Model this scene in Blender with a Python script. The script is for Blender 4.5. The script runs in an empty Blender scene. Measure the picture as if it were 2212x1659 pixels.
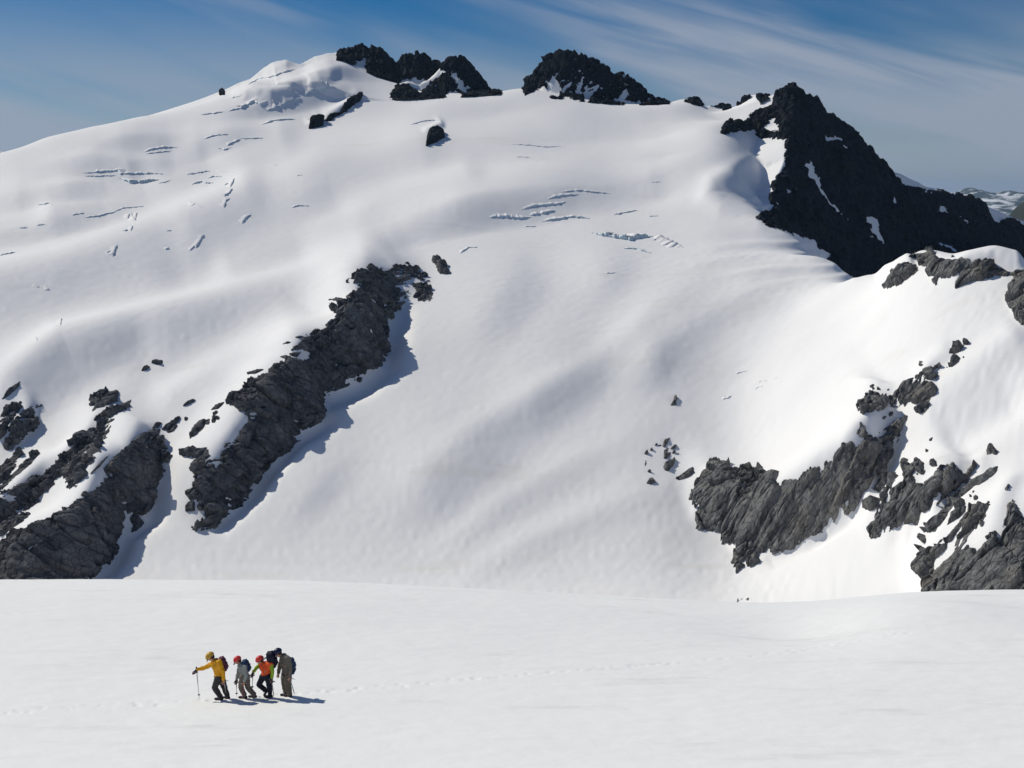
import bpy, bmesh, math, random
import numpy as np
from mathutils import Vector, Matrix

# ------------------------------------------------------------------ camera
sc = bpy.context.scene
COL = sc.collection
FPX, CX, CY = 2372.0, 1106.0, 829.5          # focal length and centre of the photograph, in 2212 x 1659 pixels
PITCH = math.radians(9.66)
cam_d = bpy.data.cameras.new("camera"); cam = bpy.data.objects.new("camera", cam_d); COL.objects.link(cam)
cam_d.sensor_width = 36.0; cam_d.lens = 36.0 * FPX / 2212.0
cam_d.clip_start = 0.1; cam_d.clip_end = 120000.0
cam.location = (0, 0, 0); cam.rotation_euler = (math.pi / 2 - PITCH, 0, 0)
sc.camera = cam

# ------------------------------------------------------------------ light
SUN_EL = math.radians(42.5)
SUN_H = np.array([-0.87, 0.49]); SUN_H /= np.linalg.norm(SUN_H)      # horizontal direction towards the sun
sun_dir = Vector((SUN_H[0] * math.cos(SUN_EL), SUN_H[1] * math.cos(SUN_EL), math.sin(SUN_EL)))
sl = bpy.data.lights.new("sun", 'SUN'); so = bpy.data.objects.new("sun", sl); COL.objects.link(so)
sl.energy = 3.25; sl.angle = math.radians(0.53); sl.color = (1.0, 0.94, 0.82)
so.rotation_euler = (-sun_dir).to_track_quat('-Z', 'Y').to_euler()

world = bpy.data.worlds.new("World"); sc.world = world; world.use_nodes = True
def build_world():
    nt = world.node_tree; N = nt.nodes; L = nt.links; N.clear()
    out = N.new('ShaderNodeOutputWorld'); bg = N.new('ShaderNodeBackground'); bg.inputs['Strength'].default_value = 0.050
    sky = N.new('ShaderNodeTexSky'); sky.sky_type = 'NISHITA'; sky.sun_disc = False
    sky.sun_elevation = SUN_EL; sky.sun_rotation = math.atan2(SUN_H[0], SUN_H[1])
    sky.altitude = 1200; sky.air_density = 1.0; sky.dust_density = 0.1; sky.ozone_density = 3.0
    tc = N.new('ShaderNodeTexCoord'); sep = N.new('ShaderNodeSeparateXYZ'); L.new(tc.outputs['Generated'], sep.inputs[0])
    def M(op, a, b=None, c=None):
        n = N.new('ShaderNodeMath'); n.operation = op
        for i, v in enumerate((a, b, c)):
            if v is None: continue
            if isinstance(v, (int, float)): n.inputs[i].default_value = v
            else: L.new(v, n.inputs[i])
        return n.outputs[0]
    az = M('ARCTAN2', sep.outputs[0], sep.outputs[1]); el = M('ARCSINE', sep.outputs[2])
    # long thin streaks of cirrus, falling to the right
    u = M('ADD', M('MULTIPLY', az, 0.955), M('MULTIPLY', el, -0.295))
    v = M('ADD', M('MULTIPLY', az, 0.295), M('MULTIPLY', el, 0.955))
    def noise(su, sv, w, detail, rough, dist=0.0):
        cmb = N.new('ShaderNodeCombineXYZ'); L.new(M('MULTIPLY', u, su), cmb.inputs[0]); L.new(M('MULTIPLY', v, sv), cmb.inputs[1]); cmb.inputs[2].default_value = w
        n = N.new('ShaderNodeTexNoise'); L.new(cmb.outputs[0], n.inputs['Vector']); n.inputs['Scale'].default_value = 1.0
        n.inputs['Detail'].default_value = detail; n.inputs['Roughness'].default_value = rough; n.inputs['Distortion'].default_value = dist
        return n.outputs[0]
    def ramp(x, lo, hi):
        r = N.new('ShaderNodeMapRange'); r.interpolation_type = 'SMOOTHSTEP'; L.new(x, r.inputs[0]); r.inputs[1].default_value = lo; r.inputs[2].default_value = hi
        return r.outputs[0]
    broad = ramp(noise(3.2, 13.0, SKYW[0], 2.5, 0.5), 0.42, 0.66)
    streak = ramp(noise(3.4, 40.0, SKYW[1], 4.0, 0.55, 0.5), 0.26, 0.70)
    fine = ramp(noise(9.0, 130.0, SKYW[2], 3.0, 0.6, 0.3), 0.25, 0.8)
    wisps = M('MULTIPLY', broad, M('ADD', M('MULTIPLY', streak, 0.85), M('MULTIPLY', fine, 0.15)))
    low = M('MULTIPLY', ramp(noise(2.0, 17.0, SKYW[3], 3.0, 0.55), 0.34, 0.62), 0.75)
    veil = M('MULTIPLY', ramp(M('MULTIPLY', el, -1.0), -0.22, -0.02), low)
    air = M('MULTIPLY', ramp(M('MULTIPLY', el, -1.0), -0.16, 0.02), 0.60)          # pale air towards the horizon
    cloud = M('MINIMUM', M('ADD', M('ADD', M('MULTIPLY', wisps, 0.78), veil), air), 0.92)
    mix = N.new('ShaderNodeMix'); mix.data_type = 'RGBA'; L.new(cloud, mix.inputs[0])
    hs = N.new('ShaderNodeHueSaturation'); hs.inputs['Hue'].default_value = 0.507; hs.inputs['Saturation'].default_value = 1.6; hs.inputs['Value'].default_value = 0.92; L.new(sky.outputs[0], hs.inputs['Color'])
    L.new(hs.outputs[0], mix.inputs[6]); mix.inputs[7].default_value = (6.0, 6.9, 8.6, 1)
    L.new(mix.outputs[2], bg.inputs['Color']); L.new(bg.outputs[0], out.inputs[0])
SKYW = (27.2, 47.0, 19.1, 28.7)
build_world()

vs = sc.view_settings
vs.view_transform = 'Standard'; vs.look = 'None'; vs.exposure = 0.09; vs.gamma = 1.0; vs.use_curve_mapping = False
sc.render.engine = 'CYCLES'
sc.cycles.use_denoising = True
try: sc.cycles.denoiser = 'OPENIMAGEDENOISE'
except Exception: pass
sc.cycles.max_bounces = 6; sc.cycles.diffuse_bounces = 3; sc.cycles.volume_bounces = 0

# ------------------------------------------------------------------ numeric helpers
rng = np.random.default_rng(7)
_perm = rng.permutation(512).astype(np.int64); _perm = np.concatenate([_perm, _perm, _perm])
_grad = rng.normal(size=(512, 3)); _grad /= np.linalg.norm(_grad, axis=1)[:, None]; _grad = _grad.astype(np.float32)
def perlin(P):
    P = np.asarray(P, np.float32); I = np.floor(P).astype(np.int64); F = P - I; I &= 511
    w = F * F * F * (F * (F * 6 - 15) + 10); out = 0
    for dx in (0, 1):
        for dy in (0, 1):
            for dz in (0, 1):
                h = _perm[_perm[_perm[(I[:, 0] + dx) & 511] + ((I[:, 1] + dy) & 511)] % 512 + ((I[:, 2] + dz) & 511)]
                g = _grad[h]
                d = (g[:, 0] * (F[:, 0] - dx) + g[:, 1] * (F[:, 1] - dy) + g[:, 2] * (F[:, 2] - dz))
                ww = (w[:, 0] if dx else 1 - w[:, 0]) * (w[:, 1] if dy else 1 - w[:, 1]) * (w[:, 2] if dz else 1 - w[:, 2])
                out = out + ww * d
    return out * 1.6
def fbm(P, octv=4, gain=0.5, ridged=False):
    out = 0; a = 1.0; s = 0
    for o in range(octv):
        n = perlin(P * (2.03 ** o) + 17.3 * o)
        if ridged: n = 1 - 2 * np.abs(n)
        out = out + a * n; s += a; a *= gain
    return out / s
def worley(P, tilt=False):                                            # F1 and F2 over a jittered lattice, and the cell's own random value
    P = np.asarray(P, np.float32); I = np.floor(P).astype(np.int64); F = P - I
    f1 = np.full(len(P), 9., np.float32); f2 = f1.copy(); idv = np.zeros(len(P), np.float32); til = np.zeros(len(P), np.float32)
    for dx in (-1, 0, 1):
        for dy in (-1, 0, 1):
            for dz in (-1, 0, 1):
                h = _perm[_perm[_perm[(I[:, 0] + dx) & 511] + ((I[:, 1] + dy) & 511)] % 512 + ((I[:, 2] + dz) & 511)]
                g = _grad[h] * 0.45
                d = np.sqrt((dx + .5 + g[:, 0] - F[:, 0]) ** 2 + (dy + .5 + g[:, 1] - F[:, 1]) ** 2 + (dz + .5 + g[:, 2] - F[:, 2]) ** 2)
                c = d < f1
                if tilt:
                    q = _grad[(h * 7 + 13) & 511]; til = np.where(c, q[:, 0] * (F[:, 0] - dx - .5 - g[:, 0]) + q[:, 1] * (F[:, 1] - dy - .5 - g[:, 1]) + q[:, 2] * (F[:, 2] - dz - .5 - g[:, 2]), til)
                f2 = np.where(c, f1, np.minimum(f2, d)); idv = np.where(c, (h % 97) / 97.0, idv); f1 = np.where(c, d, f1)
    return (f1, f2, idv, til) if tilt else (f1, f2, idv)
def sstep(a, b, x):
    t = np.clip((x - a) / (b - a), 0, 1); return t * t * (3 - 2 * t)
CP, SP = math.cos(PITCH), math.sin(PITCH)
def project(x, y, z):                                      # world -> photograph pixels
    dep = y * CP - z * SP; v = y * SP + z * CP
    return CX + FPX * x / dep, CY - FPX * v / dep
def ray(px, py):                                           # photograph pixel -> (x/y, z/y)
    u = (np.asarray(px, float) - CX) / FPX; v = (CY - np.asarray(py, float)) / FPX
    fy = CP + v * SP; fz = -SP + v * CP
    return u / fy, fz / fy
def seg_dist(px, py, pts, soft=False):
    """distance to a polyline, signed (positive on its upper / left side when drawn rightwards), and the value interpolated along it"""
    best = np.full(px.shape, 1e9, np.float32); sg = np.ones(px.shape, np.float32); val = np.zeros(px.shape, np.float32); ws = 0; vw = 0
    for (a, b) in zip(pts[:-1], pts[1:]):
        dx, dy = b[0] - a[0], b[1] - a[1]; l2 = dx * dx + dy * dy + 1e-9
        t = np.clip(((px - a[0]) * dx + (py - a[1]) * dy) / l2, 0, 1)
        d = np.hypot(px - a[0] - t * dx, py - a[1] - t * dy)
        c = d < best - 1e-4
        best = np.where(c, d, best)
        s = -(dx * (py - a[1]) - dy * (px - a[0]))
        sg = np.where(c, np.where(s >= 0, 1.0, -1.0), sg)
        va, vb = (a[2] if len(a) > 2 else 1.0), (b[2] if len(b) > 2 else 1.0)
        vv = va + t * (vb - va); val = np.where(c, vv, val)
        if soft:                                           # blend the values of all segments, so nothing jumps between them
            q = math.sqrt(l2) / (d + 4.0) ** 3; ws = ws + q; vw = vw + q * vv
    return best, sg, (vw / ws if soft else val)
def poly_sdf(px, py, poly):                                # positive inside
    best = np.full(px.shape, 1e9, np.float32); ins = np.zeros(px.shape, bool); n = len(poly)
    for i in range(n):
        (ax, ay), (bx_, by_) = poly[i], poly[(i + 1) % n]
        dx, dy = bx_ - ax, by_ - ay; l2 = dx * dx + dy * dy + 1e-9
        t = np.clip(((px - ax) * dx + (py - ay) * dy) / l2, 0, 1)
        best = np.minimum(best, np.hypot(px - ax - t * dx, py - ay - t * dy))
        if ay != by_:
            c = ((ay > py) != (by_ > py)) & (px < (bx_ - ax) * (py - ay) / (by_ - ay) + ax); ins ^= c
    return np.where(ins, best, -best)
# polygons were read off enlarged views of the photograph: (x0, y0, scale) bring each view's pixels to photograph pixels
VIEW = dict(D=(0, 0, 1), R2=(432, 57.6, .3255), R3=(1080, 86.4, .2930), R4=(1512, 158.4, .3164), R5=(360, 540, .3862), R6=(0, 756, .3081),
            R7=(1368, 828, .3815), R8=(1800, 518.4, .2517), RR=(1872, 756, .3124), L1=(0, 288, .3255), C2=(720, 216, .4882), C3=(864, 720, .3906))
def V(view, *pts):
    x0, y0, s = VIEW[view]
    return [(x0 + s * p[0], y0 + s * p[1]) + tuple(p[2:]) for p in pts]

def mesh_from(name, verts, faces, mat, parent=None, smooth=True):
    me = bpy.data.meshes.new(name); nv, nf = len(verts), len(faces); k = faces.shape[1]
    me.vertices.add(nv); me.vertices.foreach_set('co', np.ascontiguousarray(verts, np.float32).ravel())
    me.loops.add(nf * k); me.loops.foreach_set('vertex_index', np.ascontiguousarray(faces, np.int32).ravel())
    me.polygons.add(nf); me.polygons.foreach_set('loop_start', np.arange(0, nf * k, k, dtype=np.int32)); me.polygons.foreach_set('loop_total', np.full(nf, k, np.int32))
    me.update(calc_edges=True); me.polygons.foreach_set('use_smooth', np.full(nf, smooth)); me.update()
    o = bpy.data.objects.new(name, me); COL.objects.link(o)
    if mat: me.materials.append(mat)
    if parent: o.parent = parent
    return o
def grid_faces(nr, nc, keep=None):
    i = np.arange(nr * nc).reshape(nr, nc)
    f = np.stack([i[:-1, :-1], i[:-1, 1:], i[1:, 1:], i[1:, :-1]], -1).reshape(-1, 4)
    if keep is not None: f = f[keep.ravel()[f].any(axis=1)]
    return f
def compact(verts, faces):
    used = np.unique(faces); m = np.zeros(len(verts), np.int64); m[used] = np.arange(len(used)); return verts[used], m[faces]
def tag(o, label=None, cat=None, group=None, kind=None):
    if label: o['label'] = label
    if cat: o['category'] = cat
    if group: o['group'] = group
    if kind: o['kind'] = kind
    return o

# ------------------------------------------------------------------ materials
def new_mat(name):
    m = bpy.data.materials.new(name); m.use_nodes = True; nt = m.node_tree; b = nt.nodes['Principled BSDF']
    return m, nt, b
def nd(nt, t, **kw):
    n = nt.nodes.new(t)
    for k, v in kw.items():
        if k in n.inputs: n.inputs[k].default_value = v
        else: setattr(n, k, v)
    return n
def plain(name, rgb, rough=0.8, var=0.12, scale=30.0, spec=0.3, metal=0.0):
    m, nt, b = new_mat(name); b.inputs['Roughness'].default_value = rough; b.inputs['Metallic'].default_value = metal
    b.inputs['Specular IOR Level'].default_value = spec
    tc = nd(nt, 'ShaderNodeTexCoord'); n = nd(nt, 'ShaderNodeTexNoise', Scale=scale, Detail=3.0); nt.links.new(tc.outputs['Object'], n.inputs['Vector'])
    r = nd(nt, 'ShaderNodeMapRange'); r.inputs[1].default_value = .25; r.inputs[2].default_value = .75; r.inputs[3].default_value = 1 - var; r.inputs[4].default_value = 1 + var; nt.links.new(n.outputs[0], r.inputs[0])
    mx = nd(nt, 'ShaderNodeVectorMath', operation='SCALE'); mx.inputs[0].default_value = rgb; nt.links.new(r.outputs[0], mx.inputs['Scale']); nt.links.new(mx.outputs[0], b.inputs['Base Color'])
    bp = nd(nt, 'ShaderNodeBump', Strength=0.3, Distance=0.01); nt.links.new(n.outputs[0], bp.inputs['Height']); nt.links.new(bp.outputs[0], b.inputs['Normal'])
    return m
def snow_mat(name, dirt_cols, scales, bump_d, streak):
    """snow: near white, with faint wind-blown dust lying in long thin smears"""
    m, nt, b = new_mat(name); L = nt.links
    b.inputs['Roughness'].default_value = 0.75; b.inputs['Specular IOR Level'].default_value = 0.2
    tc = nd(nt, 'ShaderNodeTexCoord')
    mp = nd(nt, 'ShaderNodeMapping'); mp.inputs['Scale'].default_value = streak[0]; mp.inputs['Rotation'].default_value = (0, 0, streak[1]); L.new(tc.outputs['Object'], mp.inputs[0])
    n1 = nd(nt, 'ShaderNodeTexNoise', Scale=scales[0], Detail=5.0, Roughness=0.6, Distortion=0.5); L.new(mp.outputs[0], n1.inputs['Vector'])
    n2 = nd(nt, 'ShaderNodeTexNoise', Scale=scales[1], Detail=4.0, Roughness=0.6); L.new(mp.outputs[0], n2.inputs['Vector'])
    n3 = nd(nt, 'ShaderNodeTexNoise', Scale=scales[2], Detail=3.0, Roughness=0.65); L.new(tc.outputs['Object'], n3.inputs['Vector'])
    r1 = nd(nt, 'ShaderNodeMapRange', interpolation_type='SMOOTHSTEP'); r1.inputs[1].default_value = .50; r1.inputs[2].default_value = .78; L.new(n1.outputs[0], r1.inputs[0])
    r2 = nd(nt, 'ShaderNodeMapRange', interpolation_type='SMOOTHSTEP'); r2.inputs[1].default_value = .38; r2.inputs[2].default_value = .70; L.new(n2.outputs[0], r2.inputs[0])
    mu = nd(nt, 'ShaderNodeMath', operation='MULTIPLY'); L.new(r1.outputs[0], mu.inputs[0]); L.new(r2.outputs[0], mu.inputs[1])
    mx = nd(nt, 'ShaderNodeMix', data_type='RGBA'); L.new(mu.outputs[0], mx.inputs[0]); mx.inputs[6].default_value = (*dirt_cols[0], 1); mx.inputs[7].default_value = (*dirt_cols[1], 1)
    L.new(mx.outputs[2], b.inputs['Base Color'])
    bp = nd(nt, 'ShaderNodeBump', Strength=0.55, Distance=bump_d); L.new(n3.outputs[0], bp.inputs['Height'])
    bp2 = nd(nt, 'ShaderNodeBump', Strength=0.5, Distance=bump_d * 2.2); L.new(n2.outputs[0], bp2.inputs['Height']); L.new(bp.outputs[0], bp2.inputs['Normal'])
    L.new(bp2.outputs[0], b.inputs['Normal'])
    return m
def rock_mat(name, dark, light, warm, scale, stretch=(1, 1, 1), rot=(0, 0, 0), bump=1.2):
    m, nt, b = new_mat(name); L = nt.links
    b.inputs['Roughness'].default_value = 0.9; b.inputs['Specular IOR Level'].default_value = 0.12
    tc = nd(nt, 'ShaderNodeTexCoord'); mp = nd(nt, 'ShaderNodeMapping'); mp.inputs['Scale'].default_value = stretch; mp.inputs['Rotation'].default_value = rot; L.new(tc.outputs['Object'], mp.inputs[0])
    n1 = nd(nt, 'ShaderNodeTexNoise', Scale=scale, Detail=8.0, Roughness=0.68, Distortion=0.6); L.new(mp.outputs[0], n1.inputs['Vector'])
    n2 = nd(nt, 'ShaderNodeTexNoise', Scale=scale * .17, Detail=4.0, Roughness=0.6); L.new(mp.outputs[0], n2.inputs['Vector'])
    vo = nd(nt, 'ShaderNodeTexVoronoi', feature='DISTANCE_TO_EDGE', Scale=scale * 1.6); 
    ds = nd(nt, 'ShaderNodeMix', data_type='VECTOR'); ds.inputs[0].default_value = 0.25; L.new(mp.outputs[0], ds.inputs[4]); L.new(n1.outputs['Color'], ds.inputs[5]); L.new(mp.outputs[0], vo.inputs['Vector'])
    cr = nd(nt, 'ShaderNodeValToRGB'); e = cr.color_ramp.elements; e[0].position = .30; e[0].color = (*dark, 1); e[1].position = .70; e[1].color = (*light, 1); L.new(n1.outputs[0], cr.inputs[0])
    r2 = nd(nt, 'ShaderNodeMapRange', interpolation_type='SMOOTHSTEP'); r2.inputs[1].default_value = .48; r2.inputs[2].default_value = .68; r2.inputs[4].default_value = .65; L.new(n2.outputs[0], r2.inputs[0])
    mx = nd(nt, 'ShaderNodeMix', data_type='RGBA'); L.new(r2.outputs[0], mx.inputs[0]); L.new(cr.outputs[0], mx.inputs[6]); mx.inputs[7].default_value = (*warm, 1)
    ck = nd(nt, 'ShaderNodeMapRange'); ck.inputs[1].default_value = 0.0; ck.inputs[2].default_value = .09; ck.inputs[3].default_value = .55; L.new(vo.outputs['Distance'], ck.inputs[0])
    sc_ = nd(nt, 'ShaderNodeVectorMath', operation='SCALE'); L.new(mx.outputs[2], sc_.inputs[0]); L.new(ck.outputs[0], sc_.inputs['Scale'])
    L.new(sc_.outputs[0], b.inputs['Base Color'])
    bp = nd(nt, 'ShaderNodeBump', Strength=0.9, Distance=bump); L.new(n1.outputs[0], bp.inputs['Height']); L.new(bp.outputs[0], b.inputs['Normal'])
    return m
MAT = {}
MAT['snow_far'] = snow_mat('glacier_snow', ((0.86, 0.865, 0.87), (0.79, 0.78, 0.75)), (0.012, 0.05, 0.16), 0.13, ((0.30, 1.4, 1.0), -0.75))
MAT['ice'] = plain('crevasse_ice', (0.58, 0.68, 0.73), 0.4, .25, 0.4)
MAT['snow_near'] = snow_mat('foreground_snow', ((0.87, 0.88, 0.875), (0.70, 0.70, 0.69)), (0.30, 1.1, 7.0), 0.014, ((0.35, 1.5, 1.0), -0.06))
MAT['rock_rib'] = rock_mat('rib_rock', (0.028, 0.032, 0.040), (0.165, 0.170, 0.178), (0.18, 0.175, 0.168), 0.11)
MAT['rock_cliff'] = rock_mat('cliff_rock', (0.035, 0.038, 0.044), (0.26, 0.26, 0.255), (0.185, 0.172, 0.152), 0.16, (1, 1, .4))
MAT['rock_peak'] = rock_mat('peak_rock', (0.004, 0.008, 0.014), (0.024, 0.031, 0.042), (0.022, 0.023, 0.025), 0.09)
def far_mat(name, snow_lo, snow_hi, scale):
    """distant slopes: snow lying between dark rock and forest"""
    m, nt, b = new_mat(name); L = nt.links; b.inputs['Roughness'].default_value = 0.9; b.inputs['Specular IOR Level'].default_value = 0.1
    tc = nd(nt, 'ShaderNodeTexCoord'); n1 = nd(nt, 'ShaderNodeTexNoise', Scale=scale, Detail=8.0, Roughness=0.65); L.new(tc.outputs['Object'], n1.inputs['Vector'])
    r = nd(nt, 'ShaderNodeMapRange', interpolation_type='SMOOTHSTEP'); r.inputs[1].default_value = snow_lo; r.inputs[2].default_value = snow_hi; L.new(n1.outputs[0], r.inputs[0])
    n2 = nd(nt, 'ShaderNodeTexNoise', Scale=scale * 3, Detail=5.0); L.new(tc.outputs['Object'], n2.inputs['Vector'])
    cr = nd(nt, 'ShaderNodeValToRGB'); e = cr.color_ramp.elements; e[0].color = (0.02, 0.03, 0.03, 1); e[1].color = (0.06, 0.07, 0.065, 1); L.new(n2.outputs[0], cr.inputs[0])
    mx = nd(nt, 'ShaderNodeMix', data_type='RGBA'); L.new(r.outputs[0], mx.inputs[0]); L.new(cr.outputs[0], mx.inputs[6]); mx.inputs[7].default_value = (0.8, 0.82, 0.85, 1); L.new(mx.outputs[2], b.inputs['Base Color'])
    return m
MAT['far_snow'] = far_mat('far_snow', 0.48, 0.58, 0.0016)
MAT['far_land'] = far_mat('far_land', 0.86, 0.92, 0.004)

# ------------------------------------------------------------------ the mountain: one height field over (x/y, y)
AA = np.concatenate([np.linspace(-0.95, -0.54, 22)[:-1], np.linspace(-0.54, 0.54, 880), np.linspace(0.54, 0.95, 22)[1:]])
YY = np.concatenate([np.linspace(470, 660, 24)[:-1], np.linspace(660, 1300, 310)[:-1], np.linspace(1300, 1850, 135)[:-1],
                     np.linspace(1850, 2450, 200)[:-1], np.linspace(2450, 4200, 30)])
NR, NC = len(YY), len(AA)
A2, Y2 = np.meshgrid(AA, YY); A2 = A2.astype(np.float64)
ctrl = []                                                     # (photo x, photo y, distance)
def row(y_of, d_of, xs):
    for x in xs: ctrl.append((x, y_of(x), d_of(x)))
def lin(*kv):
    ks = [k for k, _ in kv]; vsx = [v for _, v in kv]
    return lambda x: float(np.interp(x, ks, vsx))
XS = [-500, -150, 0, 180, 360, 540, 720, 900, 1080, 1260, 1440, 1600]
profile = [(1420, 560), (1330, 625), (1250, 685), (1150, 738), (1050, 788), (970, 832), (900, 872), (820, 925), (750, 975), (690, 1030), (620, 1110), (570, 1180), (520, 1265), (475, 1350), (430, 1450)]
for (y, d) in profile: row(lambda x: y, lambda x: d * (1.0 + 0.00002 * (x - 900)), XS)
sky_y = lin((-500, 470), (-150, 390), (0, 337), (100, 305), (200, 286), (300, 267), (400, 242), (480, 208), (540, 192), (600, 164), (660, 156), (740, 146), (800, 156), (850, 178), (900, 200), (1000, 222), (1065, 223), (1135, 208), (1250, 232), (1340, 246), (1430, 240), (1500, 224), (1560, 242), (1600, 226), (1650, 205))
sky_d = lin((-500, 1500), (-150, 1580), (0, 1650), (200, 1800), (400, 1960), (600, 2180), (740, 2250), (850, 2180), (1000, 2080), (1135, 2050), (1300, 2000), (1430, 1990), (1560, 1970), (1650, 1930))
for (y, d) in ((395, 1530), (350, 1640), (300, 1780), (262, 1900)):
    for x in XS[2:]:
        if y > sky_y(x) + 22 and d < sky_d(x) * .985: ctrl.append((x, y, d))
for x in [-500, -150, 0, 100, 200, 300, 400, 480, 540, 600, 660, 740, 850, 1000, 1065, 1135, 1250, 1340, 1430, 1500, 1560, 1600, 1650]:
    s, d = sky_y(x), sky_d(x); ctrl += [(x, s, d), (x, s + 26, d * 1.06), (x, s + 90, d * 1.18), (x, s + 220, d * 1.5), (x, 640, d * 1.9)]
# right part: slope up to the snow edge, the drop behind it, and the near spur
def column(x, pts): ctrl.extend((x, y, d) for y, d in pts)
column(1720, [(1420, 555), (1330, 610), (1250, 664), (1100, 735), (960, 800), (830, 880), (740, 955), (670, 1040), (610, 1130), (560, 1230), (518, 1330), (536, 1420), (548, 1520), (565, 1620)])
column(1640, [(472, 1480), (425, 1600), (365, 1720), (295, 1830)])
column(1800, [(1420, 545), (1330, 592), (1250, 642), (1100, 706), (960, 768), (830, 842), (740, 912), (670, 990), (615, 1080), (566, 1190), (620, 1290), (690, 1400), (740, 1560)])
column(1880, [(1420, 535), (1330, 578), (1250, 624), (1100, 680), (960, 734), (830, 800), (740, 860), (670, 922), (625, 975), (592, 1040), (640, 1120), (720, 1240), (780, 1450)])
column(1980, [(1420, 520), (1330, 562), (1250, 602), (1100, 652), (960, 700), (830, 755), (740, 800), (660, 846), (600, 884), (543, 935), (570, 990), (720, 1090), (800, 1350)])
column(2100, [(1420, 510), (1330, 546), (1250, 582), (1100, 626), (960, 672), (830, 722), (740, 762), (660, 804), (600, 840), (553, 885), (585, 930), (730, 1020), (820, 1300)])
column(2212, [(1420, 500), (1330, 534), (1250, 566), (1100, 606), (960, 650), (830, 700), (740, 740), (660, 782), (610, 814), (570, 850), (610, 900), (740, 990), (830, 1280)])
column(2450, [(1420, 480), (1250, 545), (1000, 620), (800, 690), (640, 780), (600, 830), (650, 880), (760, 980), (840, 1260)])
column(2900, [(1420, 470), (1000, 600), (700, 740), (660, 800), (760, 960), (850, 1250)])
column(-900, [(1420, 560), (1150, 738), (900, 872), (690, 1030), (560, 1300), (600, 1500), (650, 2000)])
for x in (1720, 1800, 1880, 1980, 2100, 2212, 2450, 2900): ctrl += [(x, 700 if x > 1720 else 590, 1800), (x, 640, 2600), (x, 600, 3600)]
for x in (-500, -150, 200, 600, 1000, 1300, 1600): ctrl += [(x, 600, 4100)]
ctrl = np.array(ctrl, float)
ca, ct = ray(ctrl[:, 0], ctrl[:, 1])
def rbf_fit(X, f, lam):
    n = len(X); D = np.linalg.norm(X[:, None] - X[None], axis=2); K = D ** 2 * np.log(D + 1e-9); K[np.arange(n), np.arange(n)] = lam
    Pm = np.hstack([np.ones((n, 1)), X]); S = np.block([[K, Pm], [Pm.T, np.zeros((3, 3))]])
    return np.linalg.solve(S, np.concatenate([f, np.zeros(3)]))
def feat(a, y): return np.stack([a * FPX / 190.0, np.log(y) / 0.085], -1)
Xc = feat(ca, ctrl[:, 2]); sol = rbf_fit(Xc, ct, 0.02)
def rbf_eval(X):
    out = np.empty(len(X), np.float64)
    for i in range(0, len(X), 40000):
        x = X[i:i + 40000].astype(np.float32)
        d2 = (x[:, None, 0] - Xc[None, :, 0].astype(np.float32)) ** 2 + (x[:, None, 1] - Xc[None, :, 1].astype(np.float32)) ** 2
        out[i:i + 40000] = (0.5 * d2 * np.log(d2 + 1e-12)).astype(np.float32) @ sol[:-3].astype(np.float32) + sol[-3] + x @ sol[-2:].astype(np.float32)
    return out
# the fit is smooth, so it is evaluated on a coarser lattice and refined by cubic splines along both axes
def cubic_up(xk, fk, x):
    n = len(xk); h = np.diff(xk); m = np.zeros_like(fk)
    m[1:-1] = ((fk[1:-1] - fk[:-2]) / h[:-1, None] * h[1:, None] + (fk[2:] - fk[1:-1]) / h[1:, None] * h[:-1, None]) / (h[:-1] + h[1:])[:, None]
    m[0] = (fk[1] - fk[0]) / h[0]; m[-1] = (fk[-1] - fk[-2]) / h[-1]
    i = np.clip(np.searchsorted(xk, x) - 1, 0, n - 2); t = ((x - xk[i]) / h[i])[:, None]; hh = h[i][:, None]
    return fk[i] * (1 + 2 * t) * (1 - t) ** 2 + m[i] * hh * t * (1 - t) ** 2 + fk[i + 1] * t * t * (3 - 2 * t) + m[i + 1] * hh * t * t * (t - 1)
ck = AA[np.unique(np.concatenate([np.arange(0, NC, 4), [NC - 1]]))]; yk = YY[np.unique(np.concatenate([np.arange(0, NR, 3), [NR - 1]]))]
ga, gy = np.meshgrid(ck, yk)
T = rbf_eval(feat(ga.ravel(), gy.ravel())).reshape(ga.shape)
T = cubic_up(yk, T, YY); T = cubic_up(ck, np.ascontiguousarray(T.T), AA).T
H = T * Y2
def reproject():
    global PX, PY
    PX, PY = project(A2 * Y2, Y2, H); PX = PX.astype(np.float32); PY = PY.astype(np.float32)
reproject()

def window(pts, r, dmin, dmax):
    xs = [p[0] for p in pts]; ys = [p[1] for p in pts]
    m = (PX > min(xs) - r) & (PX < max(xs) + r) & (PY > min(ys) - r) & (PY < max(ys) + r) & (Y2 > dmin) & (Y2 < dmax)
    i = np.where(m.any(1))[0]; j = np.where(m.any(0))[0]
    if len(i) == 0: return None
    return slice(i[0], i[-1] + 1), slice(j[0], j[-1] + 1)
def warp(px, py, w):
    if w <= 0: return px, py
    q = np.stack([px.ravel() / 62, py.ravel() / 40, 0 * px.ravel()], -1)
    def n(o): return (perlin(q + o) + .45 * perlin(q * 2.3 + o) + .3 * perlin(q * 5.1 + o)).reshape(px.shape)
    return px + 1.3 * w * n(0.), py + 1.1 * w * n(40.)
SMOOTH = 0.16
def blur(f, r):
    k = np.hanning(2 * r + 3)[1:-1]; k /= k.sum(); n = len(k) // 2
    for ax in (0, 1):
        pad = [(0, 0), (0, 0)]; pad[ax] = (n, n); q = np.pad(f, pad, mode='edge'); o = 0
        for i, c in enumerate(k): o = o + c * (q[i:i + f.shape[0]] if ax == 0 else q[:, i:i + f.shape[1]])
        f = o
    return f
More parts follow.
